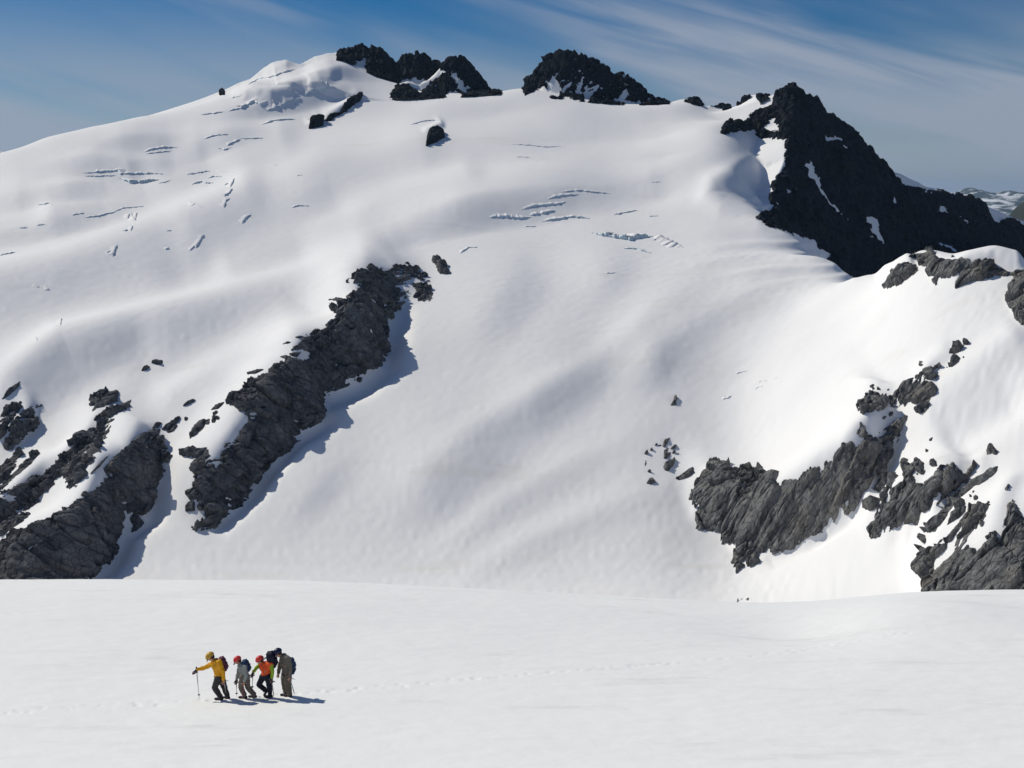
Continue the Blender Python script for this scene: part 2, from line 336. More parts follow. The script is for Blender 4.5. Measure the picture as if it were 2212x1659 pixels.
def step(pts, w, L, amp=1.0, dmin=0, dmax=9e9, wig=0.0, long=False):
    """raise the ground on the upper side of a line: a cliff of width w at the line, easing back over L"""
    w_ = window(pts, 3.5 * L + w, dmin, dmax)
    if w_ is None: return
    a, b = pts[0], pts[-1]; a1, b1 = pts[1], pts[-2]
    def ext(e, f):                                             # let the ends die out
        n = math.hypot(e[0] - f[0], e[1] - f[1]); return (e[0] + (e[0] - f[0]) / n * w * .6, e[1] + (e[1] - f[1]) / n * w * .6, 0.0)
    pts = [ext(a, a1)] + list(pts) + [ext(b, b1)]
    wx, wy = warp(PX[w_], PY[w_], wig)
    d, sg, v = seg_dist(wx, wy, pts, True); s = d * sg
    c0 = (sum(q[0] for q in pts) / len(pts), sum(q[1] for q in pts) / len(pts)); F = min(1.0 * w + 0.35 * L, 0.5 * math.hypot(pts[0][0] - c0[0], pts[0][1] - c0[1]), 0.5 * math.hypot(pts[-1][0] - c0[0], pts[-1][1] - c0[1]))
    if long: F = 0.95 * min(math.hypot(pts[0][0] - c0[0], pts[0][1] - c0[1]), math.hypot(pts[-1][0] - c0[0], pts[-1][1] - c0[1]))
    for e in (pts[0], pts[-1]):
        n = math.hypot(c0[0] - e[0], c0[1] - e[1]) + 1e-6; v = v * sstep(0, F, ((wx - e[0]) * (c0[0] - e[0]) + (wy - e[1]) * (c0[1] - e[1])) / n)
    g = np.where(s > 0, sstep(0, w, s) * np.exp(-(np.maximum(0, s - w) / L) ** 2), 0)
    dz = amp * v * g * ((Y2[w_] > dmin) & (Y2[w_] < dmax))
    r = max(1, int(w * SMOOTH / 2.2))
    H[w_] += blur(dz, r)
def bump(pts, sig, amp, asp=1.0, dmin=0, dmax=9e9, wig=0.0):
    """a soft swell (or hollow) along a line"""
    w_ = window(pts, 3.2 * sig * max(1, 1 / asp), dmin, dmax)
    if w_ is None: return
    P2 = [(p[0], p[1] * asp) + tuple(p[2:]) for p in pts]
    wx, wy = warp(PX[w_], PY[w_], wig)
    d, sg, v = seg_dist(wx, wy * asp, P2, len(P2) > 2)
    H[w_] += amp * v * np.exp(-0.5 * (d / sig) ** 2) * ((Y2[w_] > dmin) & (Y2[w_] < dmax))
def tent(pts, s_up, s_dn, dmax_r=400):
    """a mountain crest: pts (photo x, photo y, distance); ground falls at slope s_up on its upper/left side and s_dn on the other"""
    P = []
    for (px, py, d) in pts:
        a, t = ray(px, py); P.append((float(a) * d, d, float(t) * d))
    X = (A2 * Y2)
    xs = [p[0] for p in P]; ys = [p[1] for p in P]
    m = (X > min(xs) - dmax_r) & (X < max(xs) + dmax_r) & (Y2 > min(ys) - dmax_r) & (Y2 < max(ys) + dmax_r)
    i = np.where(m.any(1))[0]; j = np.where(m.any(0))[0]; w_ = (slice(i[0], i[-1] + 1), slice(j[0], j[-1] + 1))
    # mirror y so that 'upper' in plan (farther) counts as the upper side
    Pm = [(p[0], -p[1], p[2]) for p in P]
    d, sg, z = seg_dist(X[w_].astype(np.float64), -Y2[w_], Pm)
    return w_, z - d * np.where(sg > 0, s_up, s_dn), d
def add_tent(pts, s_up, s_dn, blend=0.0, r=400):
    w_, z, d = tent(pts, s_up, s_dn, r); h = H[w_]
    if blend > 0:
        k = np.clip(0.5 + 0.5 * (z - h) / blend, 0, 1); H[w_] = h * (1 - k) + z * k + blend * k * (1 - k)
    else: H[w_] = np.maximum(h, z)

# -- cliff bands (their lower edges as seen in the photograph, third value = height in metres)
step(V('R5', (200, 1560, 8), (300, 1500, 22), (470, 1320, 28), (560, 1200, 28), (700, 1090, 30), (735, 1010, 32), (870, 940, 40), (885, 800, 30), (1000, 765, 36), (1100, 710, 44), (1215, 620, 48), (1228, 540, 44), (1230, 420, 26), (1300, 330, 15), (1400, 310, 8), (1490, 285, 4), (1530, 200, 1)), 62, 95)
step(V('R6', (200, 1790, 26), (560, 1650, 30), (700, 1550, 32), (800, 1400, 36), (860, 1260, 36), (880, 1150, 30), (1050, 1110, 28), (1110, 900, 30), (1140, 800, 24), (1195, 740, 10), (1230, 640, 2)), 62, 90)
step(V('R6', (-100, 1400, 12), (60, 1250, 11), (220, 1090, 11), (340, 960, 8), (480, 960, 9), (600, 870, 10), (690, 720, 7), (790, 500, 3)), 30, 40)
step(V('R6', (40, 700, 5), (130, 650, 6), (260, 520, 6), (300, 370, 2)), 24, 25)
step(V('R7', (345, 830, 12), (490, 885, 22), (600, 1000, 14), (710, 960, 22), (790, 960, 36), (1020, 855, 40), (1240, 710, 38), (1400, 510, 34), (1500, 320, 18), (1560, 200, 4)), 46, 90)
step(V('R7', (1340, 875, 12), (1440, 840, 18), (1600, 790, 21), (1780, 640, 19), (1900, 540, 11), (1945, 460, 3)), 38, 70)
step(V('RR', (350, 1720, 26), (600, 1740, 36), (900, 1730, 48), (1250, 1700, 55)), 80, 90)
step(V('RR', (870, 1640, 3), (990, 1400, 5), (1060, 1200, 5), (1100, 1120, 3), (1160, 1000, 1)), 30, 30)
step(V('RR', (430, 1265, 8), (490, 1255, 11), (600, 1080, 11), (740, 955, 9), (900, 850, 3)), 22, 20)
step(V('R8', (850, 385, 5), (1060, 415, 12), (1200, 355, 13), (1390, 310, 13), (1540, 310, 10), (1640, 330, 8)), 26, 30)
step(V('R8', (440, 410, 8), (560, 385, 11), (690, 290, 9), (730, 240, 3)), 22, 22)
step(V('R8', (1480, 560, 8), (1560, 700, 14), (1660, 740, 14)), 40, 60)
step(V('R8', (230, 1500, 4), (480, 1460, 7), (690, 1420, 8), (900, 1320, 8), (890, 1190, 6), (1075, 1020, 2)), 26, 26)
step(V('C2', (408, 207, 2), (430, 200, 5), (455, 187, 7), (494, 166, 7), (500, 140, 2)), 9, 12)
step(V('R2', (715, 680, 2), (760, 672, 5), (818, 660, 5), (825, 610, 2)), 8, 12)
step(V('R2', (835, 635, 3), (930, 600, 9), (1000, 560, 9), (1080, 470, 4)), 9, 14)
reproject()
exec_hooks = []

SCULPT = []
def S_b(sig, amp, *pts, **k): SCULPT.append(lambda: bump(list(pts), sig, amp, **k))
def S_s(w, L, amp, *pts, **k):
    k.setdefault('wig', min(9, .5 * w)); k['long'] = k['wig'] == 0; SCULPT.append(lambda: step(list(pts), w, L, amp, **k))
def S_c(depth, sig, *pts): SCULPT.append(lambda: bump(list(pts), sig, -depth, wig=5.0))
# left side of the glacier: lobes running down to the left, hollows between them
S_b(28, 7.8, (600, 305), (430, 350), (340, 380), (240, 438), (120, 468))
S_b(33, -5.5, (470, 395), (330, 440), (180, 490), (-50, 540))
S_b(33, 10.1, (520, 415), (400, 462), (293, 508), (114, 575), (-60, 610))
S_b(38, -6.6, (640, 545), (420, 600), (200, 650), (-60, 720))
S_b(33, 10.1, (780, 575), (540, 632), (325, 684), (130, 732), (20, 830))
S_b(36, 6.6, (900, 330), (700, 365), (560, 420), (420, 500))
S_b(36, -5.5, (720, 455), (560, 525), (400, 570))
S_b(30, -6.6, (300, 395), (220, 425), (100, 425), (0, 440))
S_b(24, -5.5, (440, 345), (380, 352))
S_b(28, 5.5, (1000, 400), (820, 440), (640, 500), (500, 560))
S_b(40, -5.5, (700, 660), (520, 720), (330, 800))
S_b(36, 5.5, (620, 720), (480, 790), (380, 860))
S_b(30, -4.5, (300, 740), (180, 830), (60, 930))
# broken steps, soft part (their sharp lips are built as crevasses below)
S_s(54, 85, 26, (700, 575, .1), (800, 556, .4), (900, 538, .8), (1000, 520, 1), (1090, 503, 1), (1200, 486, .9), (1290, 470, .7), (1400, 448, .3), (1480, 425, .1), wig=0)
S_s(18, 36, 13, (496, 240, 0), (545, 240, 1), (590, 250, 1), (625, 238, .9), (660, 218, .7), (700, 204, .7), (735, 190, 0), wig=4)
S_s(15, 30, 5, (540, 182, 0), (575, 174, .7), (620, 162, 1), (645, 150, 0))
S_s(22, 40, 14, (640, 215, .2), (690, 196, .8), (740, 182, 1), (790, 186, .6), (830, 190, .2), wig=0)
S_s(30, 50, 15, (420, 292, .2), (560, 272, 1), (680, 240, 1), (760, 214, .6), (830, 212, .2), wig=0)
S_b(14, -5, (660, 165), (700, 168))
# the middle basin: broad rolls whose far sides catch the light
S_s(108, 143, 8.8, (1040, 830, .3), (1130, 735, 1), (1195, 650, 1), (1220, 580, .4), wig=0)
S_s(96, 143, 8.8, (1060, 1000, .3), (1180, 955, 1), (1290, 888, 1), (1370, 820, .4), wig=0)
S_s(64, 77, 5.0, (1390, 880, .3), (1450, 838, 1), (1490, 780, .3), wig=0)
S_s(114, 143, 8.8, (830, 1200, .3), (960, 1145, 1), (1080, 1075, 1), (1180, 1000, .4), wig=0)
S_s(64, 88, 6.3, (1500, 742, .3), (1660, 692, 1), (1830, 650, .4), wig=0)
S_s(72, 99, 5.0, (1270, 700, .3), (1340, 655, 1), (1420, 600, .4), wig=0)
S_s(70, 121, 12.6, (700, 420, .3), (900, 392, 1), (1120, 372, 1), (1300, 352, .3), wig=0)
S_s(70, 121, 17.2, (1050, 330, .3), (1250, 318, 1), (1450, 312, 1), (1570, 300, .3), wig=0)
S_s(60, 99, 9.2, (560, 520, .3), (700, 470, 1), (840, 440, .4), wig=0)
S_b(60, 5, (1540, 560), (1480, 640), (1420, 740))
# rim and bowl under the black pyramid, flutes at the snow edge
S_b(17, 6, (1690, 330), (1600, 362), (1540, 398), (1530, 425), (1560, 448), (1640, 468))
S_b(24, -2, (1660, 405), (1600, 425))
for k, (x0, y0, x1, y1) in enumerate(((1745, 530, 1520, 545), (1780, 552, 1500, 580), (1800, 580, 1540, 615), (1840, 598, 1600, 650), (1690, 350, 1600, 372), (1688, 385, 1590, 398), (1670, 425, 1600, 436))):
    S_b(6, 2.2, (x0, y0), (0.5 * (x0 + x1), 0.5 * (y0 + y1) - 5, .8), (x1, y1, .1))
# lower slopes
S_s(70, 110, 4, (620, 1200, .3), (720, 1100, 1), (830, 1000, .4), wig=0)
S_b(26, 5, (2000, 880), (2100, 800), (2180, 740))
S_b(30, -6, (1900, 1000), (2080, 930), (2180, 870))

# scoops added along the feet of the cliffs to widen their cast shadows
S_b(12, -8, *V('R7', (800, 985, .4), (1020, 880), (1240, 735), (1400, 530), (1520, 300, .3)))
S_b(10, -6, *V('R7', (1450, 860, .5), (1620, 800), (1800, 640), (1930, 490, .3)))
S_b(16, -9, *V('R5', (300, 1525, .4), (480, 1335), (570, 1220), (740, 1030), (890, 950, .6)))
S_b(20, -11, *V('R5', (920, 810, .6), (1100, 730), (1235, 620), (1245, 520), (1300, 360, .4)))
S_b(18, -9, *V('R6', (640, 1640, .6), (820, 1420), (880, 1250), (1060, 1130), (1150, 830, .5)))
S_s(50, 80, 10, (840, 300, .2), (960, 285, 1), (1120, 268, 1), (1240, 268, .3), wig=0)
S_s(44, 80, 9, (200, 340, .2), (340, 352, 1), (470, 345, 1), (600, 325, .6), (720, 300, .2), wig=0)
S_s(60, 90, 9, (1300, 470, .2), (1420, 440, 1), (1500, 400, .8), (1560, 350, .2), wig=0)

S_s(34, 90, 17, (20, 408, .1), (120, 402, .6), (200, 400, 1), (280, 402, 1), (360, 386, .6), (450, 362, .1), wig=0)
S_s(38, 90, 15, (-160, 474, .5), (40, 466, 1), (150, 454, 1), (250, 432, .7), (350, 408, .1), wig=0)
S_s(34, 80, 9, (-160, 545, .5), (80, 524, 1), (220, 500, 1), (340, 466, .1), wig=0)
S_s(34, 70, 10, (340, 372, .1), (430, 356, 1), (510, 336, .8), (600, 314, .1), wig=0)
S_s(34, 70, 9, (180, 366, .1), (270, 352, 1), (360, 344, .7), (460, 330, .1), wig=0)
for q in ([(1830, 600, .2), (1620, 640, 1), (1480, 720, 1), (1360, 810, .3)], [(1500, 640, .2), (1400, 690, 1), (1300, 780, 1), (1180, 860, .3)], [(1330, 800, .2), (1200, 850, 1), (1040, 930, 1), (900, 1040, .3)], [(1400, 930, .2), (1240, 1000, 1), (1080, 1090, 1), (960, 1190, .3)], [(1450, 1050, .2), (1280, 1110, 1), (1120, 1180, 1), (1000, 1250, .3)]):
    S_b(24, 2.2, *q)

# -- peaks on the skyline
CRESTS = dict(
 A=V('R2', (900, 235, 2260), (930, 180, 2255), (960, 168, 2255), (1000, 170, 2250), (1055, 152, 2250), (1062, 136, 2250), (1100, 129, 2250), (1130, 150, 2248), (1145, 141, 2245), (1190, 162, 2240), (1230, 195, 2235), (1275, 216, 2230), (1292, 246, 2228), (1360, 212, 2225), (1420, 202, 2222), (1442, 186, 2220), (1490, 206, 2218), (1530, 250, 2214), (1560, 247, 2212), (1595, 282, 2210), (1640, 330, 2205)),
 A3=V('R2', (1560, 330, 2125), (1605, 276, 2125), (1630, 241, 2123), (1690, 213, 2120), (1745, 216, 2118), (1780, 260, 2115), (1820, 312, 2112), (1870, 400, 2108), (1920, 462, 2104), (1955, 508, 2100)),
 A2=V('R2', (1240, 470, 2105), (1300, 385, 2110), (1380, 376, 2112), (1450, 405, 2113), (1530, 365, 2118), (1610, 300, 2123)),
 B=V('R3', (180, 425, 2075), (195, 348, 2075), (245, 306, 2074), (262, 270, 2072), (310, 202, 2070), (350, 147, 2068), (400, 117, 2066), (500, 96, 2064), (560, 112, 2062), (640, 162, 2060), (700, 197, 2058), (760, 237, 2056), (800, 272, 2054), (822, 312, 2052), (850, 322, 2050), (880, 316, 2048), (903, 300, 2047), (950, 327, 2044), (1000, 362, 2040), (1040, 412, 2036), (1080, 462, 2032), (1150, 491, 2025), (1232, 518, 2015)),
 C=V('R4', (440, 262, 1915), (510, 187, 1910), (560, 152, 1905), (630, 96, 1900), (662, 102, 1905), (705, 137, 1912), (760, 162, 1922), (800, 192, 1932), (830, 242, 1940), (880, 292, 1952), (930, 317, 1965), (985, 342, 1980), (1050, 397, 1996), (1085, 442, 2005), (1130, 482, 2017), (1170, 532, 2028), (1210, 582, 2040), (1250, 632, 2052), (1290, 662, 2065), (1370, 685, 2090), (1440, 717, 2115), (1540, 767, 2145), (1640, 797, 2175), (1720, 817, 2200), (1800, 837, 2225), (1880, 862, 2250), (1930, 897, 2265), (2000, 922, 2290), (2080, 952, 2315), (2150, 987, 2340), (2212, 1007, 2360), (2500, 1120, 2480)),
 CA=V('R4', (400, 1010, 1500), (480, 880, 1560), (520, 720, 1640), (585, 600, 1700), (600, 450, 1770), (625, 300, 1830), (630, 96, 1900)),
)
add_tent(V('R2', (250, 402, 2140), (330, 368, 2150), (420, 292, 2160), (480, 253, 2165), (570, 234, 2170), (640, 250, 2175)), 0.5, 0.42, 9, 160)      # snow domes along the left skyline
add_tent(V('R2', (640, 268, 2228), (690, 246, 2238), (760, 212, 2245), (850, 193, 2248), (930, 185, 2252)), 0.5, 0.75, 4, 120)
add_tent(V('R2', (600, 322, 2110), (660, 292, 2116), (740, 268, 2122), (820, 262, 2128), (920, 276, 2150), (1000, 266, 2190)), 0.55, 0.42, 6, 120)
add_tent(V('R2', (905, 395, 2120), (945, 345, 2150), (1000, 262, 2195), (1060, 218, 2222), (1122, 176, 2243)), 0.75, 1.0, 4, 120)        # snow arete under the summit
add_tent(CRESTS['A'], 0.8, 1.9, 0, 260)
add_tent(CRESTS['A2'], 0.9, 1.7, 0, 160)
add_tent(CRESTS['A3'], 1.0, 2.1, 0, 260)
add_tent(CRESTS['B'], 1.2, 2.0, 0, 260)
add_tent(CRESTS['C'], 0.9, 1.75, 0, 420)
add_tent(CRESTS['CA'], 0.36, 1.7, 14, 300)
# low rocky heads along the saddle
add_tent(V('R3', (1250, 512, 2040), (1300, 483, 2035), (1380, 456, 2032), (1460, 448, 2030), (1492, 486, 2028)), 0.6, 0.55, 2, 120)
add_tent(V('R3', (1540, 488, 2030), (1640, 486, 2028), (1682, 473, 2026), (1702, 525, 2024)), 0.8, 1.2, 1, 90)
add_tent(V('R3', (1745, 490, 2000), (1800, 421, 1995), (1890, 397, 1985), (1935, 408, 1978), (1972, 455, 1970)), 0.7, 0.75, 3, 120)
reproject()

# -- swells, hollows and crevassed steps of the glacier
for f in SCULPT: f()
reproject()

# ------------------------------------------------------------------ snow mesh: sunk under the rock that covers it
Hbase = H.copy()
GX, GY = A2 * Y2, Y2
dza = np.gradient(H, axis=1) / np.gradient(GX, axis=1)                # slope across
dzy = np.gradient(H, YY, axis=0) - dza * A2                            # slope in depth at constant x
NZ = 1 / np.sqrt(1 + dza ** 2 + dzy ** 2)
FIELDS = [H, -dza * NZ, -dzy * NZ, NZ]
IY = np.arange(NR, dtype=float); IA = np.arange(NC, dtype=float)
def sample(a, y, fields):
    fi = np.interp(y, YY, IY); fj = np.interp(a, AA, IA)
    i = np.minimum(fi.astype(int), NR - 2); j = np.minimum(fj.astype(int), NC - 2); u = fi - i; v = fj - j
    return [f[i, j] * (1 - u) * (1 - v) + f[i + 1, j] * u * (1 - v) + f[i, j + 1] * (1 - u) * v + f[i + 1, j + 1] * u * v for f in fields]
SINK = np.zeros_like(H)
DL = (np.array([1600, 1720, 1800, 1880, 1980, 2100, 2212, 2450]), np.array([1950, 1335, 1195, 1045, 942, 892, 857, 837]))
RAND = random.Random(3)
def largest(P, f):                                         # keep the one connected piece of rock
    lab = np.arange(len(P))
    while True:
        old = lab.copy(); mn = lab[f].min(axis=1)
        for k in range(4): np.minimum.at(lab, f[:, k], mn)
        lab = lab[lab]
        if (lab == old).all(): break
    top = np.bincount(lab[f[:, 0]]).argmax()
    return compact(P, f[lab[f[:, 0]] == top])
def rock(name, label, cat, polys, mat, drange, cell, holes=(), amp=1.0, lift=3.0, ragged=5.0, soft=8.0, shear=(0.0, 0.0, 1.0), size=1.0, group=None, block=1.0, snowy=0.0, seed=None, streak=(0.8, 4.0), jag=0.0, rub=0.55):
    """an outcrop: the ground inside the traced outline(s), raised and broken into blocks, its edges running under the snow"""
    seed = RAND.uniform(0, 400) if seed is None else seed
    xs = [p[0] for q in polys for p in q]; ys = [p[1] for q in polys for p in q]
    mg = max(6.0, 1.6 * ragged)
    m = (PX > min(xs) - mg) & (PX < max(xs) + mg) & (PY > min(ys) - mg) & (PY < max(ys) + mg) & (Y2 >= drange[0]) & (Y2 <= drange[1])
    def mask(px, py):
        s = np.full(px.shape, -1e9, np.float32)
        for q in polys: s = np.maximum(s, poly_sdf(px, py, q))
        for q in holes: s = np.minimum(s, -poly_sdf(px, py, q))
        return s
    near = drange[1] <= 1400
    if near: m &= Y2 <= np.interp(PX, *DL)
    i = np.where(m.any(1))[0]; j = np.where(m.any(0))[0]
    if len(i) == 0: print('NO GROUND', label); return None
    i0, i1, j0, j1 = max(i[0] - 1, 0), min(i[-1] + 1, NR - 1), max(j[0] - 1, 0), min(j[-1] + 1, NC - 1)
    ym = 0.5 * (YY[i0] + YY[i1])
    na = max(4, int((AA[j1] - AA[j0]) * ym / cell)); ny = max(4, int((YY[i1] - YY[i0]) / (cell * 0.8)))
    av = np.linspace(AA[j0], AA[j1], na); yv = np.linspace(YY[i0], YY[i1], ny)
    a, y = [q.ravel() for q in np.meshgrid(av, yv)]
    (z,) = sample(a, y, [Hbase]); x = a * y
    px, py = project(x, y, z); 
    cand = (px > min(xs) - mg) & (px < max(xs) + mg) & (py > min(ys) - mg) & (py < max(ys) + mg)
    s = np.full(len(a), -99., np.float32); s[cand] = mask(px[cand].astype(np.float32), py[cand].astype(np.float32))
    if near: s = np.where(y <= np.interp(px, *DL) + 6, s, -99.0)
    keep = (s > -mg)
    k2 = keep.reshape(ny, na); f = grid_faces(ny, na, k2)
    if len(f) == 0: print('NO FACES', label); return None
    used = np.unique(f); remap = np.zeros(len(a), np.int64); remap[used] = np.arange(len(used)); f = remap[f]
    a, y, x, z, s = a[used], y[used], x[used], z[used], s[used]
    nx, ny_, nz = sample(a, y, FIELDS[1:]); P = np.stack([x, y, z], -1)
    Nn = np.stack([nx, ny_, nz], -1); Nn /= np.linalg.norm(Nn, axis=1)[:, None]
    Q = P / size + seed
    # joints lean: coordinates are sheared and stretched along the bedding
    S = np.stack([Q[:, 0] + shear[0] * Q[:, 2], Q[:, 1] + shear[1] * Q[:, 2], Q[:, 2] * shear[2]], -1)
    c_, s_ = math.cos(streak[0]), math.sin(streak[0])
    E = np.stack([(Q[:, 0] * c_ + Q[:, 1] * s_) / streak[1], -Q[:, 0] * s_ + Q[:, 1] * c_, Q[:, 2] * .5], -1)
    n_edge = 0.55 * fbm(S / 6.5, 3, 0.6) + 0.9 * fbm(E / 3.6, 3, 0.6)
    big = fbm(S / 34.0, 2, ridged=True); mid = fbm(S / 11.0, 3, 0.55, ridged=True); fine = fbm(S / 3.2, 2, 0.6)
    def blocks(Q_, o):
        f1, f2, cid, til = worley(Q_ + 0.22 * np.stack([perlin(Q_ * .9 + o), perlin(Q_ * .9 + 31 + o), perlin(Q_ * .9 + 67 + o)], -1), True)
        return (cid - 0.5) * 1.6 + til * 2.6 + (np.clip((f2 - f1) / 0.16, 0, 1) - 1) * 0.9
    rough = np.clip(rub + 1.6 * fbm(Q / 26.0 + 80, 2), 0.15, 1.3)                 # rubbly here, smooth slabs there
    blocky = 1.7 * blocks(S / 19.0 + 4, 9) + rough * (1.15 * blocks(S / 8.5, 0) + 0.6 * blocks(S / 3.6 + 11, 5))
    se = s + ragged * 0.9 * n_edge + ragged * 0.5 * big * (s < soft * 1.5)
    if snowy > 0:                                        # ledges that hold snow
        led = 0.5 * fbm(S / np.array([14.0, 14.0, 6.0]) + 50, 3, 0.6) + 0.8 * fbm(E / 4.2 + 9, 3, 0.6) + 0.45 * np.exp(-np.maximum(s, 0) / 22.0)
        se = np.minimum(se, (0.85 - snowy - led) * 26.0)
    ins = np.clip(se / soft, -1.6, 1.0)
    off = lift * (np.where(ins > 0, np.sqrt(np.maximum(ins, 0)), ins * 1.1))
    w = np.clip((ins + 0.15) / 0.6, 0, 1)
    off = off + amp * w * (2.2 * big + 1.0 * mid + block * blocky + 0.25 * fine)
    off = np.where(ins > 0.15, np.maximum(off, 0.25 * lift), off)
    off = np.where(ins <= 0, np.minimum(off, -0.12 - 0.4 * np.abs(ins) * lift), off)
    jit = amp * 0.3 * np.stack([perlin(S / 2.6 + 9), perlin(S / 2.6 + 77), perlin(S / 2.6 + 143)], -1) * w[:, None]
    P = P + Nn * off[:, None] + jit
    if jag > 0:
        J = np.stack([P[:, 0], P[:, 1] * .5, 0 * x], -1) + seed
        P[:, 2] += jag * w * (0.9 * fbm(J / 17.0, 4, 0.62, ridged=True) + 0.35 * fbm(J / 4.5, 2, .6) - 0.1)
    fk = (ins[f] > -1.5).any(axis=1); P, f = compact(P, f[fk]); P, f = largest(P, f)
    org = np.array([P[:, 0].mean(), P[:, 1].mean(), P[:, 2].min()])
    o = mesh_from(name, P - org, f, mat, smooth=False); o.location = org
    tag(o, label, cat, group)
    # sink the snow under it
    if m.sum() > 40:
        ii, jj = slice(i0, i1 + 1), slice(j0, j1 + 1); ss = mask(PX[ii, jj], PY[ii, jj])
        ss = np.where((Y2[ii, jj] >= drange[0]) & (Y2[ii, jj] <= drange[1]), ss, -99)
        if snowy <= 0: SINK[ii, jj] = np.maximum(SINK[ii, jj], np.clip((ss - 2.2 * ragged - 4) / 12.0, 0, 1) * 9.0)
    return o

# ------------------------------------------------------------------ rock outcrops
ROCKS = []
def R(*a, **k):
    o = rock(*a, **k)
    if o: ROCKS.append(o)
RIB = V('R5', (1040, 295), (1110, 300), (1170, 320), (1215, 318), (1280, 350), (1250, 380), (1215, 410), (1230, 440), (1215, 490), (1165, 480), (1200, 510), (1228, 560), (1215, 610), (1170, 660), (1120, 690), (1080, 735), (1040, 720), (990, 765), (905, 797), (880, 780), (875, 840), (878, 930), (850, 965), (740, 1005), (725, 1060), (690, 1110), (620, 1155), (560, 1200), (500, 1280), (470, 1310), (455, 1370), (420, 1420), (370, 1460), (300, 1500), (270, 1535), (210, 1555), (155, 1550), (200, 1520), (240, 1500), (215, 1470), (180, 1440), (190, 1400), (150, 1390), (125, 1360), (165, 1300), (175, 1250), (210, 1220), (240, 1190), (300, 1180), (340, 1100), (400, 1050), (440, 980), (500, 930), (480, 900), (420, 890), (345, 855), (410, 820), (440, 780), (520, 730), (550, 690), (600, 640), (680, 625), (740, 630), (790, 600), (800, 575), (720, 560), (710, 545), (770, 500), (830, 480), (880, 450), (910, 410), (965, 370), (930, 330), (980, 310))
CAP = V('R5', (1340, 90), (1400, 105), (1455, 160), (1400, 155), (1370, 150), (1340, 180), (1300, 210), (1330, 245), (1310, 270), (1300, 330), (1250, 345), (1180, 320), (1165, 285), (1100, 275), (1020, 270), (1030, 240), (1100, 228), (1080, 215), (1110, 205), (1060, 185), (1015, 180), (1060, 155), (1110, 140), (1130, 115), (1190, 130), (1240, 110), (1280, 98), (1310, 110))
NEAR, MIDD = (540, 1400), (1200, 1900)
SH_RIB = (0.9, 0.1, 0.5)
R('rock_rib', 'long dark rock rib running down the middle of the snow slope', 'rock rib', [RIB], MAT['rock_rib'], NEAR, 0.64, rub=.3, lift=3.2, ragged=13.3, shear=SH_RIB, snowy=0.28)
R('rock_outcrop', 'broken rock cap at the upper end of the long central rib', 'rock outcrop', [CAP], MAT['rock_rib'], NEAR, 0.64, lift=2.5, ragged=13.3, shear=SH_RIB, snowy=0.36)
R('rock_outcrop', 'rock cluster in the shaded snow beside the cap of the central rib', 'rock outcrop', [V('R5', (1370, 185), (1430, 190), (1480, 215), (1490, 245), (1470, 275), (1420, 275), (1385, 265), (1410, 235), (1390, 215))], MAT['rock_rib'], NEAR, 0.7, lift=2.0, ragged=7.6, soft=5)
R('rock_outcrop', 'lone dark rock just above the top of the central rib', 'rock outcrop', [V('R5', (1488, 55), (1520, 50), (1560, 90), (1588, 130), (1560, 140), (1530, 130), (1510, 90))], MAT['rock_rib'], NEAR, 0.7, lift=3.0, ragged=4.5, soft=5)
R('rock_outcrop', 'jagged rock beside the foot of the central rib', 'rock outcrop', [V('R5', (80, 1140), (140, 1128), (230, 1120), (235, 1150), (215, 1180), (225, 1210), (190, 1260), (150, 1250), (135, 1220), (160, 1170), (150, 1150))], MAT['rock_rib'], NEAR, 0.55, lift=2.0, ragged=7.6, soft=6)
BIGLEFT = V('R6', (-400, 1500), (0, 1345), (120, 1290), (240, 1260), (330, 1200), (430, 1140), (500, 1110), (560, 1060), (610, 1010), (690, 1000), (695, 960), (760, 910), (830, 870), (760, 870), (740, 830), (790, 770), (860, 720), (950, 700), (1030, 680), (1090, 640), (1135, 620), (1130, 690), (1140, 715), (1190, 740), (1170, 770), (1120, 785), (1140, 830), (1110, 900), (1100, 980), (1080, 1060), (1050, 1110), (1000, 1150), (950, 1150), (900, 1140), (885, 1090), (860, 1130), (845, 1200), (862, 1260), (830, 1330), (800, 1380), (800, 1420), (770, 1480), (700, 1550), (600, 1612), (500, 1690), (200, 1790), (-400, 1800))
R('rock_buttress', 'big dark slabby buttress at the foot of the slope, beside the central rib', 'rock buttress', [BIGLEFT], MAT['rock_rib'], (560, 1100), 0.55, rub=.25, lift=3.0, ragged=13.3, shear=(1.0, 0.2, 0.45), snowy=0.24)
R('rock_outcrop', 'pointed rock on the upper tip of the slabby buttress', 'rock outcrop', [V('R6', (865, 705), (920, 650), (990, 595), (1060, 565), (1120, 560), (1100, 600), (1040, 640), (1020, 670), (960, 690))], MAT['rock_rib'], NEAR, 0.55, lift=2.0, ragged=4.5, soft=5)
R('rock_outcrop', 'small rock in the shaded snow gully beside the slabby buttress', 'rock outcrop', [V('R6', (915, 1180), (960, 1155), (985, 1190), (1005, 1210), (960, 1260), (925, 1275), (940, 1230), (920, 1205))], MAT['rock_rib'], NEAR, 0.5, lift=1.6, ragged=4.5, soft=5)
R('rock_band', 'slanting dark rock band with a forked upper end above the slabby buttress', 'rock band', [V('R6', (0, 1020), (90, 990), (200, 930), (330, 860), (410, 845), (440, 830), (480, 800), (430, 800), (450, 740), (540, 660), (490, 660), (540, 610), (620, 550), (720, 500), (790, 490), (740, 560), (760, 570), (710, 630), (690, 700), (660, 780), (620, 810), (590, 870), (540, 920), (480, 960), (460, 910), (420, 900), (340, 950), (290, 1030), (220, 1080), (160, 1120), (110, 1150), (60, 1210), (20, 1270), (0, 1310), (-250, 1400), (-250, 1080))], MAT['rock_rib'], NEAR, 0.64, lift=1.8, ragged=13.3, shear=SH_RIB, snowy=0.36)
